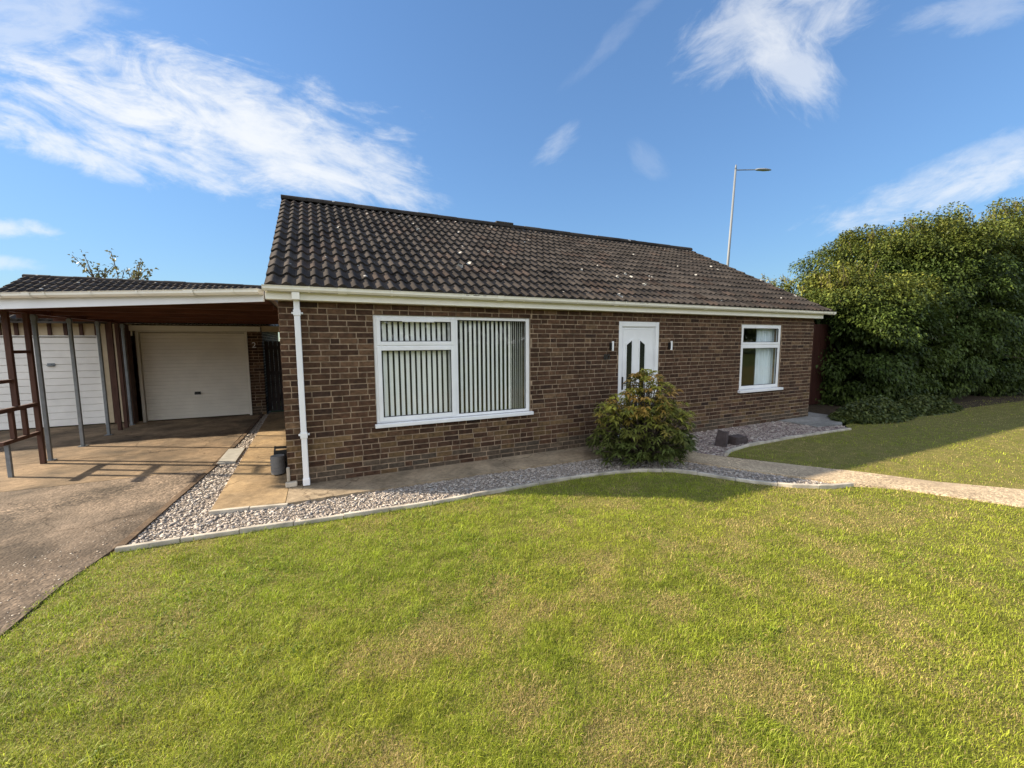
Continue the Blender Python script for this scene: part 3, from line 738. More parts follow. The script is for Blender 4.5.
# raised mouldings: outer panel lines and the arched surrounds of the two slots
ring(lf,a0+.015,a1-.015,.10,z1-.13,.014,.033,.041)
LF = lf.build('leaf', M['upvc'], DO, bevel=.004)
def slot(xa,xb,za,ztl,ztr):
    s = MB(); pts = [(xa,za),(xb,za),(xb,ztr),(xa,ztl)]; w = .024
    out = [(xa-w,za-w),(xb+w,za-w),(xb+w,ztr+w*1.2),(xa-w,ztl+w*1.2)]
    vs = [(p[0],.030,p[1]) for p in out]+[(p[0],.030,p[1]) for p in pts]+[(p[0],.044,p[1]) for p in out]+[(p[0],.044,p[1]) for p in pts]
    fs = []
    for i in range(4):
        j = (i+1)%4; fs += [(i,j,4+j,4+i),(8+i,8+j,j,i),(4+i,4+j,12+j,12+i)]
    s.add(vs,fs); s.build('moulding', M['upvc'], DO)
    g_ = MB(); g_.add([(p[0],.0385,p[1]) for p in pts],[(0,1,2,3)]); g_.build('pane', M['dark_glass'], DO)
slot(5.365,5.485,.55,1.735,1.815); slot(5.665,5.785,.55,1.815,1.735)
e = MB(); e.box(5.268,5.298,.024,.0395,.94,1.17); e.box(5.273,5.293,-.012,.026,1.05,1.07); e.box(5.273,5.38,-.024,-.010,1.048,1.072); e.build('handle', M['black'], DO, bevel=.004)
e = MB(); e.box(x0+.004,x1-.004,-.04,.011,-.02,.018); e.build('threshold', M['steel'], DO)
# ---- wall lights and number
for x, lab in ((4.985,0),(6.345,1)):
    e = MB(); e.box(x-.03,x+.012,-.03,-.003,1.66,1.775); e.tube((x-.012,-.04,1.66),(x-.012,-.04,1.775),.014,n=10); L_ = e.build('wall_light', M['black'], H)
    e = MB(); e.tube((x+.005,-.05,1.635),(x+.005,-.05,1.80),.018,n=20); e.build('lamp_body', M['upvc'], L_, smooth=False)
def digits(txt, size, mat, parent, loc, ext=.006, name='house_number'):
    cu_ = bpy.data.curves.new('txt','FONT'); cu_.body = txt; cu_.size = size; cu_.extrude = ext
    t = bpy.data.objects.new('txt', cu_); COL.objects.link(t); bpy.context.view_layer.update()
    me = bpy.data.meshes.new_from_object(t.evaluated_get(bpy.context.evaluated_depsgraph_get())); bpy.data.objects.remove(t)
    me.materials.clear(); me.materials.append(mat); o = link(bpy.data.objects.new(name, me), parent); o.location = loc; o.rotation_euler = (rad(90),0,0); return o
digits('80', .135, M['digit_dark'], H, (4.83,-.010,1.485))

# ------------------------------------------------------------------ garage block behind
GB = empty('garage_block', (-3.4,6.5,0), 'low tiled garage block with two up-and-over doors beyond the carport', 'garage')
def part(mb, name, mats, parent=GB, root=GB, **kw):
    o = mb.build(name, mats, parent, **kw)
    if parent is root: o.location = -root.location
    return o
w_ = MB()
brick_wall(w_, -.86, 0, 2.2, lambda u_,o,z: (u_,6.43-o,z), [], -1.17)
brick_wall(w_, 11, 0, 2.25, lambda u_,o,z: (-.86+o,u_,z), [], 6.44)
w_.box(-1.165,-.866,6.436,6.7,-.1,2.25,1); w_.box(-1.165,-.866,6.7,11.4,-.1,2.3,1); w_.box(-6.3,-1.17,11.1,11.4,-.1,2.3,1); w_.box(-6.3,-6.05,6.55,11.1,-.1,2.3,1)
w_.box(-6.05,-1.17,6.62,6.75,2.25,2.32,1); w_.box(-12,-6.31,6.52,11.4,-.1,2.55,1)  # last box: unseen flat wing at the left, added to shade the drive
part(w_, 'wall', [M['brick'],M['mortar']])
gr = MB(); GE = (6.18,2.30,9.0,3.50); tiled_slope(gr, -6.15, -.62, *GE, courses=10, seedc=9, lowres=True)
tiled_slope(gr, -6.15, -.62, 2*9.0-6.18, 2.30, 9.0, 3.50, courses=10, seedc=12, lowres=True)
R_ = part(gr, 'roof', M['tile'], smooth=True); R_.data.set_sharp_from_angle(angle=rad(38))
ridge('ridge_tiles', -6.16, -.6, 9.0, 3.53, R_, .11)
for x in (-6.04,-.72):
    gg = MB(); gg.prism([(6.4,2.2),(11.6,2.2),(9.0,3.44)], x-.06, x+.06); me_v = [(v[2],v[0],v[1]) for v in gg.v]; gg.v = me_v; part(gg, 'gable', M['dark_wood'])
def garage_door(x0,x1,z1,pitch_,mat,y,frame_w,hx,hz,fmat):
    b_ = MB(); k = 0; z = .03; gd = .009 if pitch_ < .1 else .022
    while z < z1-.01:
        zt = min(z+pitch_,z1)
        b_.add([(x0,y,z),(x1,y,z),(x1,y,zt-.016),(x0,y,zt-.016)],[(0,1,2,3)])
        b_.add([(x0,y,zt-.016),(x1,y,zt-.016),(x1,y+gd,zt-.008),(x0,y+gd,zt-.008)],[(0,1,2,3)])
        b_.add([(x0,y+gd,zt-.008),(x1,y+gd,zt-.008),(x1,y,zt),(x0,y,zt)],[(0,1,2,3)])
        z = zt
    b_.box(x0,x1,y+.024,y+.05,.02,z1)
    D = part(b_,'garage_door',mat)
    fr = MB(); fr.box(x0-frame_w-.012,x0-.012,y-.05,y+.06,0,z1+.012); fr.box(x1+.012,x1+frame_w+.012,y-.05,y+.06,0,z1+.012); 
    fr.box(x0-frame_w-.012,x1+frame_w+.012,y-.03,y+.06,z1+.016,z1+.04)
    part(fr,'door_frame',fmat)
    hd = MB(); hd.box(hx-.06,hx+.06,y-.012,y-.001,hz-.035,hz+.035); hd.tube((hx,y-.05,hz),(hx,y-.012,hz),.012); hd.bar((hx-.055,y-.05,hz-.01),(hx+.055,y-.05,hz-.01),.02,.02)
    hd.build('handle', M['black'] if hz < 1 else M['galv'], D)
    return D
garage_door(-3.26,-1.24,2.06,.083,M['cream_metal'],6.46,.055,-2.27,.62,M['cream_metal'])
garage_door(-6.0,-4.02,1.96,.150,M['white_metal'],6.52,.04,-4.80,1.37,M['white_metal'])
b_ = MB(); b_.box(-3.40,-.88,6.33,6.40,2.105,2.225); part(b_,'fascia',M['cream_metal'])
# boarded header and side infill: beige boards with dark battens
b_ = MB(); b_.box(-6.1,-3.44,6.50,6.515,2.005,2.50); b_.box(-3.955,-3.46,6.50,6.515,0.03,2.004); b_.box(-3.44,-3.40,6.50,6.515,2.0,2.5); part(b_,'infill_panel',M['beige_panel'])
for x in (-5.75,-5.5,-5.25,-5.0,-4.75,-4.5,-4.25,-4.0,-3.82,-3.62):
    b_ = MB(); b_.box(x-.028,x+.028,6.46,6.499,2.005 if x <= -4 else .02,2.46); part(b_,'batten',M['timber'])
o = digits('2', .20, M['digit_white'], GB, (0,0,0), .004); o.location = (-1.09+3.4,6.422-6.5,1.70)
# corrugated translucent sheet closing the gap over the garage
b_ = MB(); n = 140; vs = []
for i in range(n+1):
    x = -3.4+3.3*i/n; z = 2.225+.011*math.sin(x*2*math.pi/.076); vs += [(x,6.02,z+.03),(x,6.36,z+.05)]
b_.add(vs,[(2*i,2*i+2,2*i+3,2*i+1) for i in range(n)]); part(b_,'corrugated_sheet',M['plastic_sheet'],smooth=True)

# side gate between garage and house
GT = empty('side_gate', (-.45,6.6,0), 'dark boarded side gate between the garage and the bungalow', 'gate')
b_ = MB(); x = -.83
while x < -.03:
    b_.box(x,x+.088,6.58,6.60,.05,1.86+random.uniform(-.012,.012)); x += .098
part(b_,'boards',M['dark_wood'],GT,GT)
for z in (.3,1.0,1.65):
    b_ = MB(); b_.box(-.84,-.02,6.602,6.64,z,z+.09); part(b_,'rail',M['dark_wood'],GT,GT)
b_ = MB(); b_.box(-.85,-.02,6.36,6.42,2.10,2.24); tag(b_.build('cross_beam', M['beige_panel'], bevel=.004), 'pale timber beam spanning the gap above the side gate', 'beam')

# ------------------------------------------------------------------ carport
CP = empty('carport', (-3.43,3.0,0), 'flat roofed carport with white fascia and slim grey posts', 'carport')
A_ = Vector((-.135,.06,0)); B_ = Vector((-4.35,2.42,0))
dd = (B_-A_).normalized(); no = Vector((dd.y,-dd.x,0))
if no.y > 0: no = -no
ZB = 2.262
def dia(x, off=0): 
    t = (x-A_.x)/(B_.x-A_.x); return A_.y+(B_.y-A_.y)*t+off
b_ = MB(); poly = [(A_.x,A_.y+.03),(-4.35,dia(-4.35)+.03),(-4.35,6.3),(A_.x,6.3)]
b_.prism(poly, 2.36, 2.43); part(b_,'roof',mat_plain('roofing_felt',(.12,.12,.115),.9,.2,6),CP,CP)
b_ = MB()      # boarded underside: boards parallel to the front edge
pl = [Vector((p[0],p[1],0)) for p in poly]
x = -4.33
while x < A_.x-.02:
    xb = min(x+.145, A_.x-.01); b_.add([(x,dia(x)+.06,2.345),(xb-.008,dia(xb)+.06,2.345),(xb-.008,6.0,2.345),(x,6.0,2.345)],[(3,2,1,0)]); 
    b_.add([(x,dia(x)+.06,2.358),(xb-.008,dia(xb)+.06,2.358),(xb-.008,6.0,2.358),(x,6.0,2.358)],[(0,1,2,3)]); x = xb
part(b_,'soffit',M['soffit_wood'],CP,CP)
for y in (1.2,2.3,3.4,4.5,5.6):
    b_ = MB(); xa = max(-4.3, A_.x+(y-A_.y)/(B_.y-A_.y)*(B_.x-A_.x)+.15); b_.box(xa,-.145,y-.025,y+.025,2.262,2.344); part(b_,'joist',M['soffit_wood'],CP,CP)
b_ = MB(); q0, q1 = A_+no*.0, B_+no*.0; q2, q3 = A_+no*.020, B_+no*.020
vs = [(q.x,q.y,z) for q,z in ((q0,2.285),(q1,2.215),(q3,2.215),(q2,2.285),(q0,2.415),(q1,2.415),(q3,2.415),(q2,2.415))]
b_.add(vs,[(0,3,2,1),(4,5,6,7),(0,1,5,4),(1,2,6,5),(2,3,7,6),(3,0,4,7)]); part(b_,'fascia',M['fascia_white'],CP,CP,bevel=.003)
cg = gutter('gutter', A_+no*.022, B_+no*.022, no, 2.425, M['upvc_cream'], CP, brackets=.6); 
cg.location = -CP.location
b_ = MB(); b_.box(-3.47,-3.39,2.02,6.35,2.25,2.345); part(b_,'beam',M['soffit_wood'],CP,CP)
for y in (3.0,3.98,4.98,6.1):
    b_ = MB(); b_.box(-3.455,-3.405,y-.025,y+.025,0,2.249); P_ = part(b_,'post',M['galv'],CP,CP,bevel=.008)
    b_ = MB(); b_.box(-3.485,-3.375,y-.05,y+.05,.005,.014); b_.build('base_plate', M['galv'], P_)
    b_ = MB(); b_.box(-3.462,-3.398,y-.032,y+.032,2.16,2.23); b_.build('bracket', M['galv'], P_)
for y in (5.50,5.82):
    b_ = MB(); b_.box(-3.46,-3.40,y-.03,y+.03,0,2.249); part(b_,'timber_post',M['timber'],CP,CP)
b_ = MB(); b_.box(-3.46,-3.40,6.16,6.40,0.02,2.24); part(b_,'end_panel',M['timber'],CP,CP)
# trellis frame
TF = empty('trellis_frame', (-3.43,2.8,0), 'red-brown timber trellis frame with open rails at the carport entrance', 'trellis')
def tp(b_, name, m_=None): return part(b_, name, m_ or M['timber'], TF, TF, bevel=.004)
b_ = MB(); b_.box(-3.462,-3.405,2.795,2.855,0,2.249); tp(b_,'upright')
b_ = MB(); b_.box(-3.465,-3.405,2.35,2.41,.94,2.249); tp(b_,'upright')
b_ = MB(); b_.box(-3.462,-3.408,1.98,2.789,.88,.935); tp(b_,'rail')
b_ = MB(); b_.box(-3.462,-3.408,1.98,2.789,.455,.505); tp(b_,'rail')
b_ = MB(); b_.box(-3.46,-3.41,1.98,2.349,1.275,1.32); tp(b_,'rail')
b_ = MB(); b_.box(-3.46,-3.41,2.411,2.789,1.67,1.715); tp(b_,'rail')
for y in (2.25,2.52):
    b_ = MB(); b_.box(-3.458,-3.412,y-.03,y+.03,.506,.879); tp(b_,'baluster')
b_ = MB(); b_.box(-3.47,-3.425,2.10,2.145,0,.454); tp(b_,'stub_post',M['galv'])

# ------------------------------------------------------------------ small things by the side path
b_ = MB(); b_.box(-1.045,-.80,1.60,2.55,-.03,.012); tag(b_.build('inspection_cover', M['cover'], bevel=.006), 'grey rectangular slab set in the gravel strip by the drive', 'slab')
DRM = empty('hose_reel', (-.15,.62,.012), 'grey ribbed drum with a dark frame against the house corner', 'hose reel')
b_ = MB()
for k in range(11):
    z = .03+.022*k; b_.tube((-.155,.60,z),(-.155,.60,z+.021),.085+.004*(k%2),n=22,caps=True)
part(b_,'drum',mat_plain('grey_plastic',(.15,.15,.15),.6,.2,12),DRM,DRM)
b_ = MB(); b_.bar((-.23,.72,.01),(-.19,.76,.37),.02,.03); b_.bar((-.06,.72,.01),(-.03,.76,.35),.02,.03); b_.bar((-.20,.76,.35),(-.02,.76,.34),.025,.03); b_.box(-.21,-.04,.73,.75,.02,.31)
part(b_,'frame',M['black'],DRM,DRM)
BX = empty('black_box', (-.2,4.5,0), 'low black plastic box by the house wall near the gate', 'box')
b_ = MB(); b_.box(-.36,-.03,5.2,5.6,.013,.20); part(b_,'body',M['black'],BX,BX,bevel=.01)
b_ = MB(); b_.box(-.375,-.02,5.185,5.615,.201,.235); part(b_,'lid',M['black'],BX,BX,bevel=.01)

# slate rocks
def rock(loc, sc, rot, label):
    b_ = MB(); r_ = random.Random(int(loc[0]*1000)); base = []
    for z in (0,.55,1):
        for k,(sx_,sy_) in enumerate(((-1,-1),(1,-1),(1,1),(-1,1))):
            q = 1 if z < .9 else .86
            base.append((sx_*q*sc[0]*r_.uniform(.85,1.1), sy_*q*sc[1]*r_.uniform(.85,1.1), z*sc[2]*r_.uniform(.88,1.1)))
    fs = [(i,(i+1)%4,4+(i+1)%4,4+i) for i in range(4)]+[(4+i,4+(i+1)%4,8+(i+1)%4,8+i) for i in range(4)]+[(8,9,10,11),(3,2,1,0)]
    b_.add(base,fs); o = b_.build('rock', M['rock'], bevel=.008); o.location = loc; o.rotation_euler = rot
    return tag(o, label, 'rock', 'slate rocks in the gravel')
rock((6.60,-.98,-.02),(.055,.09,.27),(0,rad(20),rad(20)),'upright narrow slate rock leaning in the gravel under the small window')
rock((7.03,-.96,-.02),(.20,.09,.15),(rad(4),0,rad(8)),'broad low slate rock lying right of the upright one')

# ------------------------------------------------------------------ fence at the right
FN = empty('fence', (10.9,1.0,0), 'red-brown boarded fence in the shade between house and hedge', 'fence')
b_ = MB(); x = 10.93
while x < 14.6:
    b_.box(x,x+.135,1.0+.008*(int(x*10)%2),1.022+.008*(int(x*10)%2),.02,2.25); x += .125
part(b_,'boards',M['fence_wood'],FN,FN)
for x in (10.95,12.75,14.55):
    b_ = MB(); b_.box(x-.045,x+.045,1.04,1.13,0,2.3); part(b_,'post',M['fence_wood'],FN,FN)

# ------------------------------------------------------------------ foliage
def leaves(name, P, Dr, Up, ln, wd, col, mat, parent=None, fold=.25, droop=.25):
    """leaf = 6-vertex pointed blade along Dr, folded on its midrib"""
    K = len(P); Dr = Dr/np.linalg.norm(Dr,axis=1,keepdims=True)
    S = np.cross(Dr,Up); S /= np.maximum(np.linalg.norm(S,axis=1,keepdims=True),1e-6); Nn = np.cross(S,Dr)
    ln = ln[:,None]; wd = wd[:,None]; dn = np.array([[0,0,-1.]])
    base = P; midp = P+Dr*ln*.5+Nn*ln*.05; tip = P+Dr*ln+dn*ln*droop
    l1 = P+Dr*ln*.42-S*wd*.5+Nn*wd*fold; r1 = P+Dr*ln*.42+S*wd*.5+Nn*wd*fold
    V = np.stack([base,l1,midp,r1,tip],1).reshape(-1,3)
    F = (np.array([(0,2,1),(0,3,2),(1,2,4),(2,3,4)])[None]+5*np.arange(K)[:,None,None]).reshape(-1,3)
    return mesh_np(name, V, F, np.repeat(col,4,0), mat, parent)
def unit(n, r_):
    v = r_.normal(size=(n,3)); return v/np.linalg.norm(v,axis=1,keepdims=True)

def hedge_tree(label, cx, cy, rx, ry, top, seed, nclump, per, pal, lean=0, flat=.0):
    """dense broad crown right down to the grass: leaf clumps over an uneven dome"""
    r_ = np.random.default_rng(seed)
    T = empty('hedge_tree', (cx,cy,0), label, 'tree', 'large trees at the right edge')
    zc = top*.46; rz = top-zc
    u_ = unit(nclump*4, r_); u_ = u_[u_[:,2] > -.93]
    u_ = u_[(u_[:,1] < .55)][:nclump]                               # mostly the visible half plus the flanks and top
    e = .72; q = np.sign(u_)*np.abs(u_)**e
    lump = 1+.20*(fbm(np.stack([u_[:,0]*2.1+5,u_[:,2]*2.1+u_[:,1]*1.3],1),1.3,seed+3,4)-.5)*2.6
    rad_ = (lump*r_.uniform(.86,1.03,len(u_)))[:,None]
    C = np.array([cx,cy,zc])+q*np.array([rx,ry,rz*1.0])*rad_
    C[:,2] = np.where(C[:,2] < zc, zc-(zc-C[:,2])*1.0, C[:,2]); C[:,2] = np.maximum(C[:,2],.12)
    C[:,0] += lean*(C[:,2]-zc)
    cs = r_.uniform(.22,.46,len(C))
    tone = r_.random(len(C)); tone2 = r_.random(len(C))
    P = []; Dv = []; Cc = []; Ls = []
    for i in range(len(C)):
        n = int(per*(cs[i]/.34)**2); o = unit(n, r_)*np.cbrt(r_.random((n,1))); o *= cs[i]*np.array([1.15,1.0,.75])
        out = C[i]-np.array([cx,cy,zc*.8]); out /= np.linalg.norm(out)
        p = C[i]+o; P.append(p)
        dv = out*.75+unit(n, r_)*.75+np.array([0,0,-.50])+o/cs[i]*.45; Dv.append(dv)
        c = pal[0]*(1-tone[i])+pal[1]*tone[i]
        hi = np.clip((C[i,2]+o[:,2]-top*.70)/(top*.3),0,1)[:,None]*r_.random((n,1))  # sunlit crown top put into the leaf colour, golden with height
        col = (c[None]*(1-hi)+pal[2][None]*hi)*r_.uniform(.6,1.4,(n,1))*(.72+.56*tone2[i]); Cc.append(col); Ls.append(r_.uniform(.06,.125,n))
    P = np.concatenate(P); Dv = np.concatenate(Dv); Cc = np.concatenate(Cc); Ls = np.concatenate(Ls)
    # inner, larger and darker leaves that close the crown's volume
    n = 9000; v = unit(n, r_); v = v[v[:,1] < .6]; n = len(v); q = np.sign(v)*np.abs(v)**e*np.array([rx,ry,rz])*r_.uniform(.55,.88,(n,1)); I = np.array([cx,cy,zc])+q; I[:,2] = np.maximum(I[:,2],.1); I[:,0] += lean*(I[:,2]-zc)
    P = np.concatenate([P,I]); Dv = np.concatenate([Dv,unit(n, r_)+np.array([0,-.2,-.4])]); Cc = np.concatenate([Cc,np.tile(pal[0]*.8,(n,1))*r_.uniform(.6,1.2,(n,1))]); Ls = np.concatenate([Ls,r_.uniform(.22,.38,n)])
    # sprigs breaking the outline along the top
    S_ = []; nd = 60
    tw = MB()
    for k in range(nd):
        a = r_.uniform(-1,1); x = cx+a*rx*.98; zz = zc+rz*(max(0,1-abs(a)**2.6))**.42*r_.uniform(.92,1.02); y = cy-r_.uniform(-.5,.75)*ry*.5
        p0 = np.array([x+lean*(zz-zc),y,zz]); dvec = np.array([a*.7+r_.normal(0,.4),r_.normal(0,.3),1.0]); dvec /= np.linalg.norm(dvec); L = r_.uniform(.15,.6)
        tw.tube(p0-dvec*.3, p0+dvec*L, .012, .004, 5)
        m = int(26*L+6); t = r_.random(m); pp = p0+dvec*(t*L)[:,None]+r_.normal(0,.035,(m,3)); S_.append(pp)
    S_ = np.concatenate(S_); ns = len(S_); P = np.concatenate([P,S_]); Dv = np.concatenate([Dv,unit(ns, r_)+np.array([0,0,-.1])]); Cc = np.concatenate([Cc,np.tile(pal[2],(ns,1))*r_.uniform(.6,1.2,(ns,1))]); Ls = np.concatenate([Ls,r_.uniform(.07,.13,ns)])
    # bare twigs in the gaps
    for k in range(60):
        i = r_.integers(len(C)); c0 = np.array([cx,cy,zc*.7]); p1 = C[i]; p0 = c0+(p1-c0)*.55
        tw.tube(p0, p1, .025, .007, 5)
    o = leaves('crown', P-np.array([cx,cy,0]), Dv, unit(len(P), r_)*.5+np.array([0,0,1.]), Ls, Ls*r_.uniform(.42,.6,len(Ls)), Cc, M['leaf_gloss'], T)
    tr = MB()
    for k in range(5):
        a = k*1.26; b0 = (cx+.12*math.cos(a),cy+.12*math.sin(a),-.05); b1 = (cx+rx*.35*math.cos(a),cy+ry*.35*math.sin(a),zc); b2 = (cx+rx*.6*math.cos(a),cy+ry*.6*math.sin(a),top*.75)
        tr.tube(b0,b1,.13,.08,8); tr.tube(b1,b2,.08,.03,7)
    b0_ = len(tr.v); tr.v += tw.v; tr.f += [[i+b0_ for i in f_] for f_ in tw.f]; tr.m += tw.m; tr.c += tw.c
    t_ = tr.build('trunk', M['bark'], T, smooth=True); t_.location = -T.location
    return T
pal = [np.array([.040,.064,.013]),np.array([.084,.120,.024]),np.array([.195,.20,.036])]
hedge_tree('broad dense hedge tree with a domed top tinted sunlit gold right behind the bungalow gable', 20.0, 1.9, 3.9, 2.9, 5.75, 101, 720, 185, pal)
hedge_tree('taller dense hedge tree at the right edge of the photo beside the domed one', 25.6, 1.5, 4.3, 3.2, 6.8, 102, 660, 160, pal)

hedge_tree('lower dark leafy hedge in front of the fence between the gable and the domed tree', 15.1, 1.4, 2.1, 1.9, 3.6, 103, 440, 185, pal)
# low ivy / bramble at the hedge foot
def mound(name, label, cat, cx, cy, rx, ry, h, n, seed, palc, ln=(.06,.11), group=None):
    r_ = np.random.default_rng(seed); T = empty(name, (cx,cy,0), label, cat, group)
    a = r_.uniform(0,2*np.pi,n); q = np.sqrt(r_.random(n)); x = q*np.cos(a); y = q*np.sin(a)
    hh = h*(1-q**2.2)*(.55+.9*fbm(np.stack([x*2+3,y*2],1),1.3,seed,3)); z = hh*np.sqrt(r_.random(n))
    P = np.stack([x*rx,y*ry,z+.02],1); Dv = unit(n, r_)+np.stack([x*.5,y*.5-.3,np.zeros(n)-.1],1)
    t = r_.random((n,1)); col = (palc[0]*(1-t)+palc[1]*t)*r_.uniform(.6,1.3,(n,1)); L = r_.uniform(*ln,n)
    leaves('foliage', P, Dv, unit(n, r_)*.6+np.array([0,0,1.]), L, L*.6, col, M['leaf'], T)
    s = MB()
    for k in range(14):
        t_ = r_.uniform(0,6.28); d_ = r_.uniform(.2,.8); s.tube((0,0,0),(rx*d_*math.cos(t_),ry*d_*math.sin(t_),h*.7*(1-d_*d_)),.012,.004,5)
    s.build('stems', M['bark'], T); return T
gp_ = [np.array([.045,.066,.016]),np.array([.13,.15,.036])]
mound('ivy_shrub','low dark ivy mound at the foot of the hedge by the grey slab','shrub',12.1,-.72,1.35,.55,.42,5000,201,gp_)
mound('bramble_shrub','low straggly green undergrowth along the hedge foot beyond the ivy mound','shrub',14.4,-.75,1.6,.5,.36,4500,202,gp_)

# central bush: tiers of drooping leaf rosettes
def centre_bush():
    r_ = np.random.default_rng(5); bx, by = 4.86, -.98
    T = empty('garden_shrub', (bx,by,0), 'bushy garden shrub with yellow and orange leaf tips in front of the door', 'shrub')
    R = []; st = MB()
    n = 0
    while n < 620:
        a = r_.uniform(0,2*np.pi); z = r_.uniform(.06,1.36)
        # outline: widest low down, narrowing to tiered sprigs at the top
        prof = np.interp(z,[.05,.25,.5,.8,1.0,1.15,1.3,1.4],[.86,.93,.88,.74,.56,.40,.28,.14])
        q = r_.random()**.45*prof*r_.uniform(.82,1.06)
        if z > .88 and r_.random() < .72: continue
        x = q*math.cos(a)*.96; y = q*math.sin(a)*.80
        if y > .62: continue
        R.append((x,y,z,q/prof)); n += 1
    R += [(-.22,-.02,1.34,1),(-.06,-.05,1.40,1),(.10,-.03,1.37,1),(.03,.1,1.33,1),(-.15,.05,1.30,1),(.40,-.1,1.10,1),(.62,-.05,1.06,1),(.52,.1,1.0,1),(-.55,0,1.0,1),(-.42,-.1,1.08,1),(-.80,.05,.78,1),(.80,.0,.82,1),(-.70,-.1,.9,1)]
    P = []; Dv = []; Cc = []; L = []; Wd = []
    for (x,y,z,e) in R:
        k = r_.integers(11,17); out = np.array([x,y*.9,.25]); out /= max(np.linalg.norm(out),1e-6)
        top = np.clip((z-.35)/.75,0,1)*(.35+.65*e); warm = np.clip(top*r_.uniform(.4,1.45)+.04,0,1)
        org = warm*(r_.random() < .30)
        for j in range(k):
            t = 2*np.pi*j/k+r_.uniform(-.2,.2); d_ = np.array([math.cos(t),math.sin(t),r_.uniform(-.35,.35)])+out*.55
            P.append((x+r_.normal(0,.012),y+r_.normal(0,.012),z*.965+r_.normal(0,.012))); Dv.append(d_)
            g0 = np.array([.075,.10,.026]); g1 = np.array([.40,.37,.055]); g2 = np.array([.42,.19,.055])
            c = g0*(1-warm)+g1*warm; c = c*(1-org*.7)+g2*org*.7
            Cc.append(c*r_.uniform(.65,1.3)); l = r_.uniform(.072,.132); L.append(l); Wd.append(l*r_.uniform(.26,.36))
        p1 = (x,y,z*.965); p0 = (x*.12,y*.12,.0); pm = (x*.55,y*.55,z*.62)
        if r_.random() < .5: st.tube(p0,pm,.013,.009,5); st.tube(pm,p1,.009,.004,5)
    leaves('foliage', np.array(P), np.array(Dv), np.tile(np.array([[0,0,1.]]),(len(P),1))+unit(len(P), r_)*.25, np.array(L), np.array(Wd), np.array(Cc), M['leaf_gloss'], T, fold=.12, droop=.42)
    st.build('stems', M['bark'], T)
centre_bush()

# sparse tree behind the garage roof, small pale tree behind the house gable
def sparse_tree(name, label, base, h, spread, nb, nl, seed, palc, lsz, zlo=.55):
    r_ = np.random.default_rng(seed); T = empty(name, base, label, 'tree'); tr = MB(); P = []
    tr.tube((0,0,-.05),(0,0,h*.5),h*.025,h*.017,8)
    for k in range(nb):
        a = r_.uniform(0,6.28); el = r_.uniform(.45,1.25); L = h*r_.uniform(.35,.55); z0 = h*r_.uniform(.4,.5)
        d_ = np.array([math.cos(a)*math.cos(el)*spread,math.sin(a)*math.cos(el)*spread,math.sin(el)]); p0 = np.array([0,0,z0]); p1 = p0+d_*L
        tr.tube(p0,p1,h*.010,h*.003,5)
        for j in range(4):
            q = p0+d_*L*r_.uniform(.4,1); d2 = d_+r_.normal(0,.45,3); p2 = q+d2/np.linalg.norm(d2)*L*.35; tr.tube(q,p2,h*.004,h*.0016,4)
            m = nl//(nb*4); t = r_.random(m)[:,None]; P.append(q+(p2-q)*t+r_.normal(0,h*.012,(m,3)))
    tr.build('trunk', M['bark'], T, smooth=True); P = np.concatenate(P); n = len(P); t = r_.random((n,1))
    col = (palc[0]*(1-t)+palc[1]*t)*r_.uniform(.6,1.3,(n,1)); L = r_.uniform(*lsz,n)
    leaves('crown', P, unit(n, r_)+np.array([0,0,-.2]), unit(n, r_)+np.array([0,0,.6]), L, L*.6, col, M['leaf'], T)
    return T
sparse_tree('small_tree','sparse thin-leaved tree showing above the garage roof',(-5.75,13.0,0),4.6,.5,18,1900,301,[np.array([.10,.11,.05]),np.array([.19,.17,.07])],(.08,.15))
sparse_tree('small_tree','pale yellow-green tree top peeping between the roof and the hedge tree',(27.4,10.5,0),6.1,1.0,24,3200,302,[np.array([.13,.15,.04]),np.array([.24,.22,.07])],(.08,.16))
# leafy sprig over the side gate
mound('climbing_plant','yellow-green leafy plant showing over the side gate','plant',-.30,7.3,.35,.3,2.0,900,303,[np.array([.14,.15,.03]),np.array([.24,.22,.06])],(.06,.1))

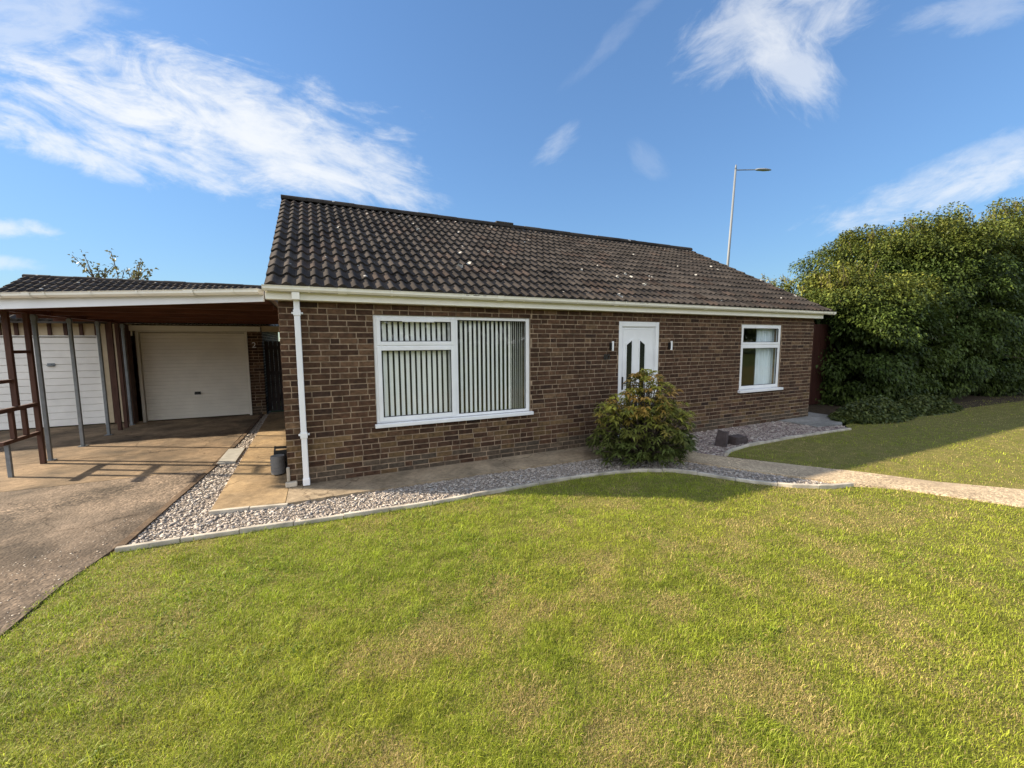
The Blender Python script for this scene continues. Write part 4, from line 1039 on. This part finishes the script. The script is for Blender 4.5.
# ------------------------------------------------------------------ street lamp
LX, LY = 18.55, 8.45
SL = empty('street_lamp', (LX,LY,0), 'tall grey street lamp column with a short arm behind the roof', 'street lamp')
TOP = 10.0
b_ = MB(); b_.tube((LX,LY,0),(LX,LY,1.6),.10,.10,14); b_.tube((LX,LY,1.6),(LX,LY,TOP),.075,.045,14); b_.tube((LX,LY,TOP),(LX,LY,TOP+.22),.045,.03,10); part(b_,'column',M['pole'],SL,SL,smooth=True)
ad = Vector((.905,-.425,0))
b_ = MB(); p0 = Vector((LX,LY,TOP-.02)); p1 = p0+ad*1.05+Vector((0,0,.05)); b_.tube(p0,p1,.026,.024,8); part(b_,'arm',M['pole'],SL,SL)
b_ = MB(); sd_ = Vector((-ad.y,ad.x,0)); prof = [(0,.05,.02),(.12,.10,.06),(.45,.13,.07),(.70,.09,.035),(.78,.03,.01)]; vs = []
for t, w, h in prof:
    c_ = p1+ad*(t-.12)
    for k in range(8):
        a = 2*math.pi*k/8; vs.append(c_+sd_*(w*math.cos(a))+Vector((0,0,h*math.sin(a)*(1 if math.sin(a) > 0 else .6))))
b_.add(vs,[(i*8+k,i*8+(k+1)%8,(i+1)*8+(k+1)%8,(i+1)*8+k) for i in range(4) for k in range(8)]+[tuple(range(8))[::-1],tuple(range(32,40))]); part(b_,'lantern',M['lantern'],SL,SL,smooth=True)

SL.rotation_euler = Matrix.Rotation(rad(2.2),3,Vector((.425,.905,0))).to_euler()
# ------------------------------------------------------------------ far tree belt on the other side of the street (only seen in the panes)
def belt():
    r_ = np.random.default_rng(77); n = 26000; a = r_.uniform(-70,80,n); dpt = r_.uniform(-4,4,n)
    top = 4.5+4.5*fbm(np.stack([a,a*0],1),.12,7,4); z = top*np.sqrt(r_.random(n))
    P = np.stack([a,-38+dpt,z],1); col = np.array([.045,.06,.018])*r_.uniform(.5,1.6,(n,1)); L = r_.uniform(.5,.9,n)
    o = leaves('distant_wood', P, unit(n, r_), unit(n, r_)+np.array([0,0,.5]), L, L*.7, col, M['leaf'])
    tag(o, 'belt of trees across the street behind the camera', 'wood', kind='stuff')
belt()

# ------------------------------------------------------------------ view
scene.view_settings.view_transform = 'Standard'; scene.view_settings.look = 'None'
scene.view_settings.gamma = 1; scene.view_settings.use_curve_mapping = False
scene.view_settings.exposure = 1.33
scene.cycles.use_denoising = True
scene.cycles.max_bounces = 6; scene.cycles.transparent_max_bounces = 8
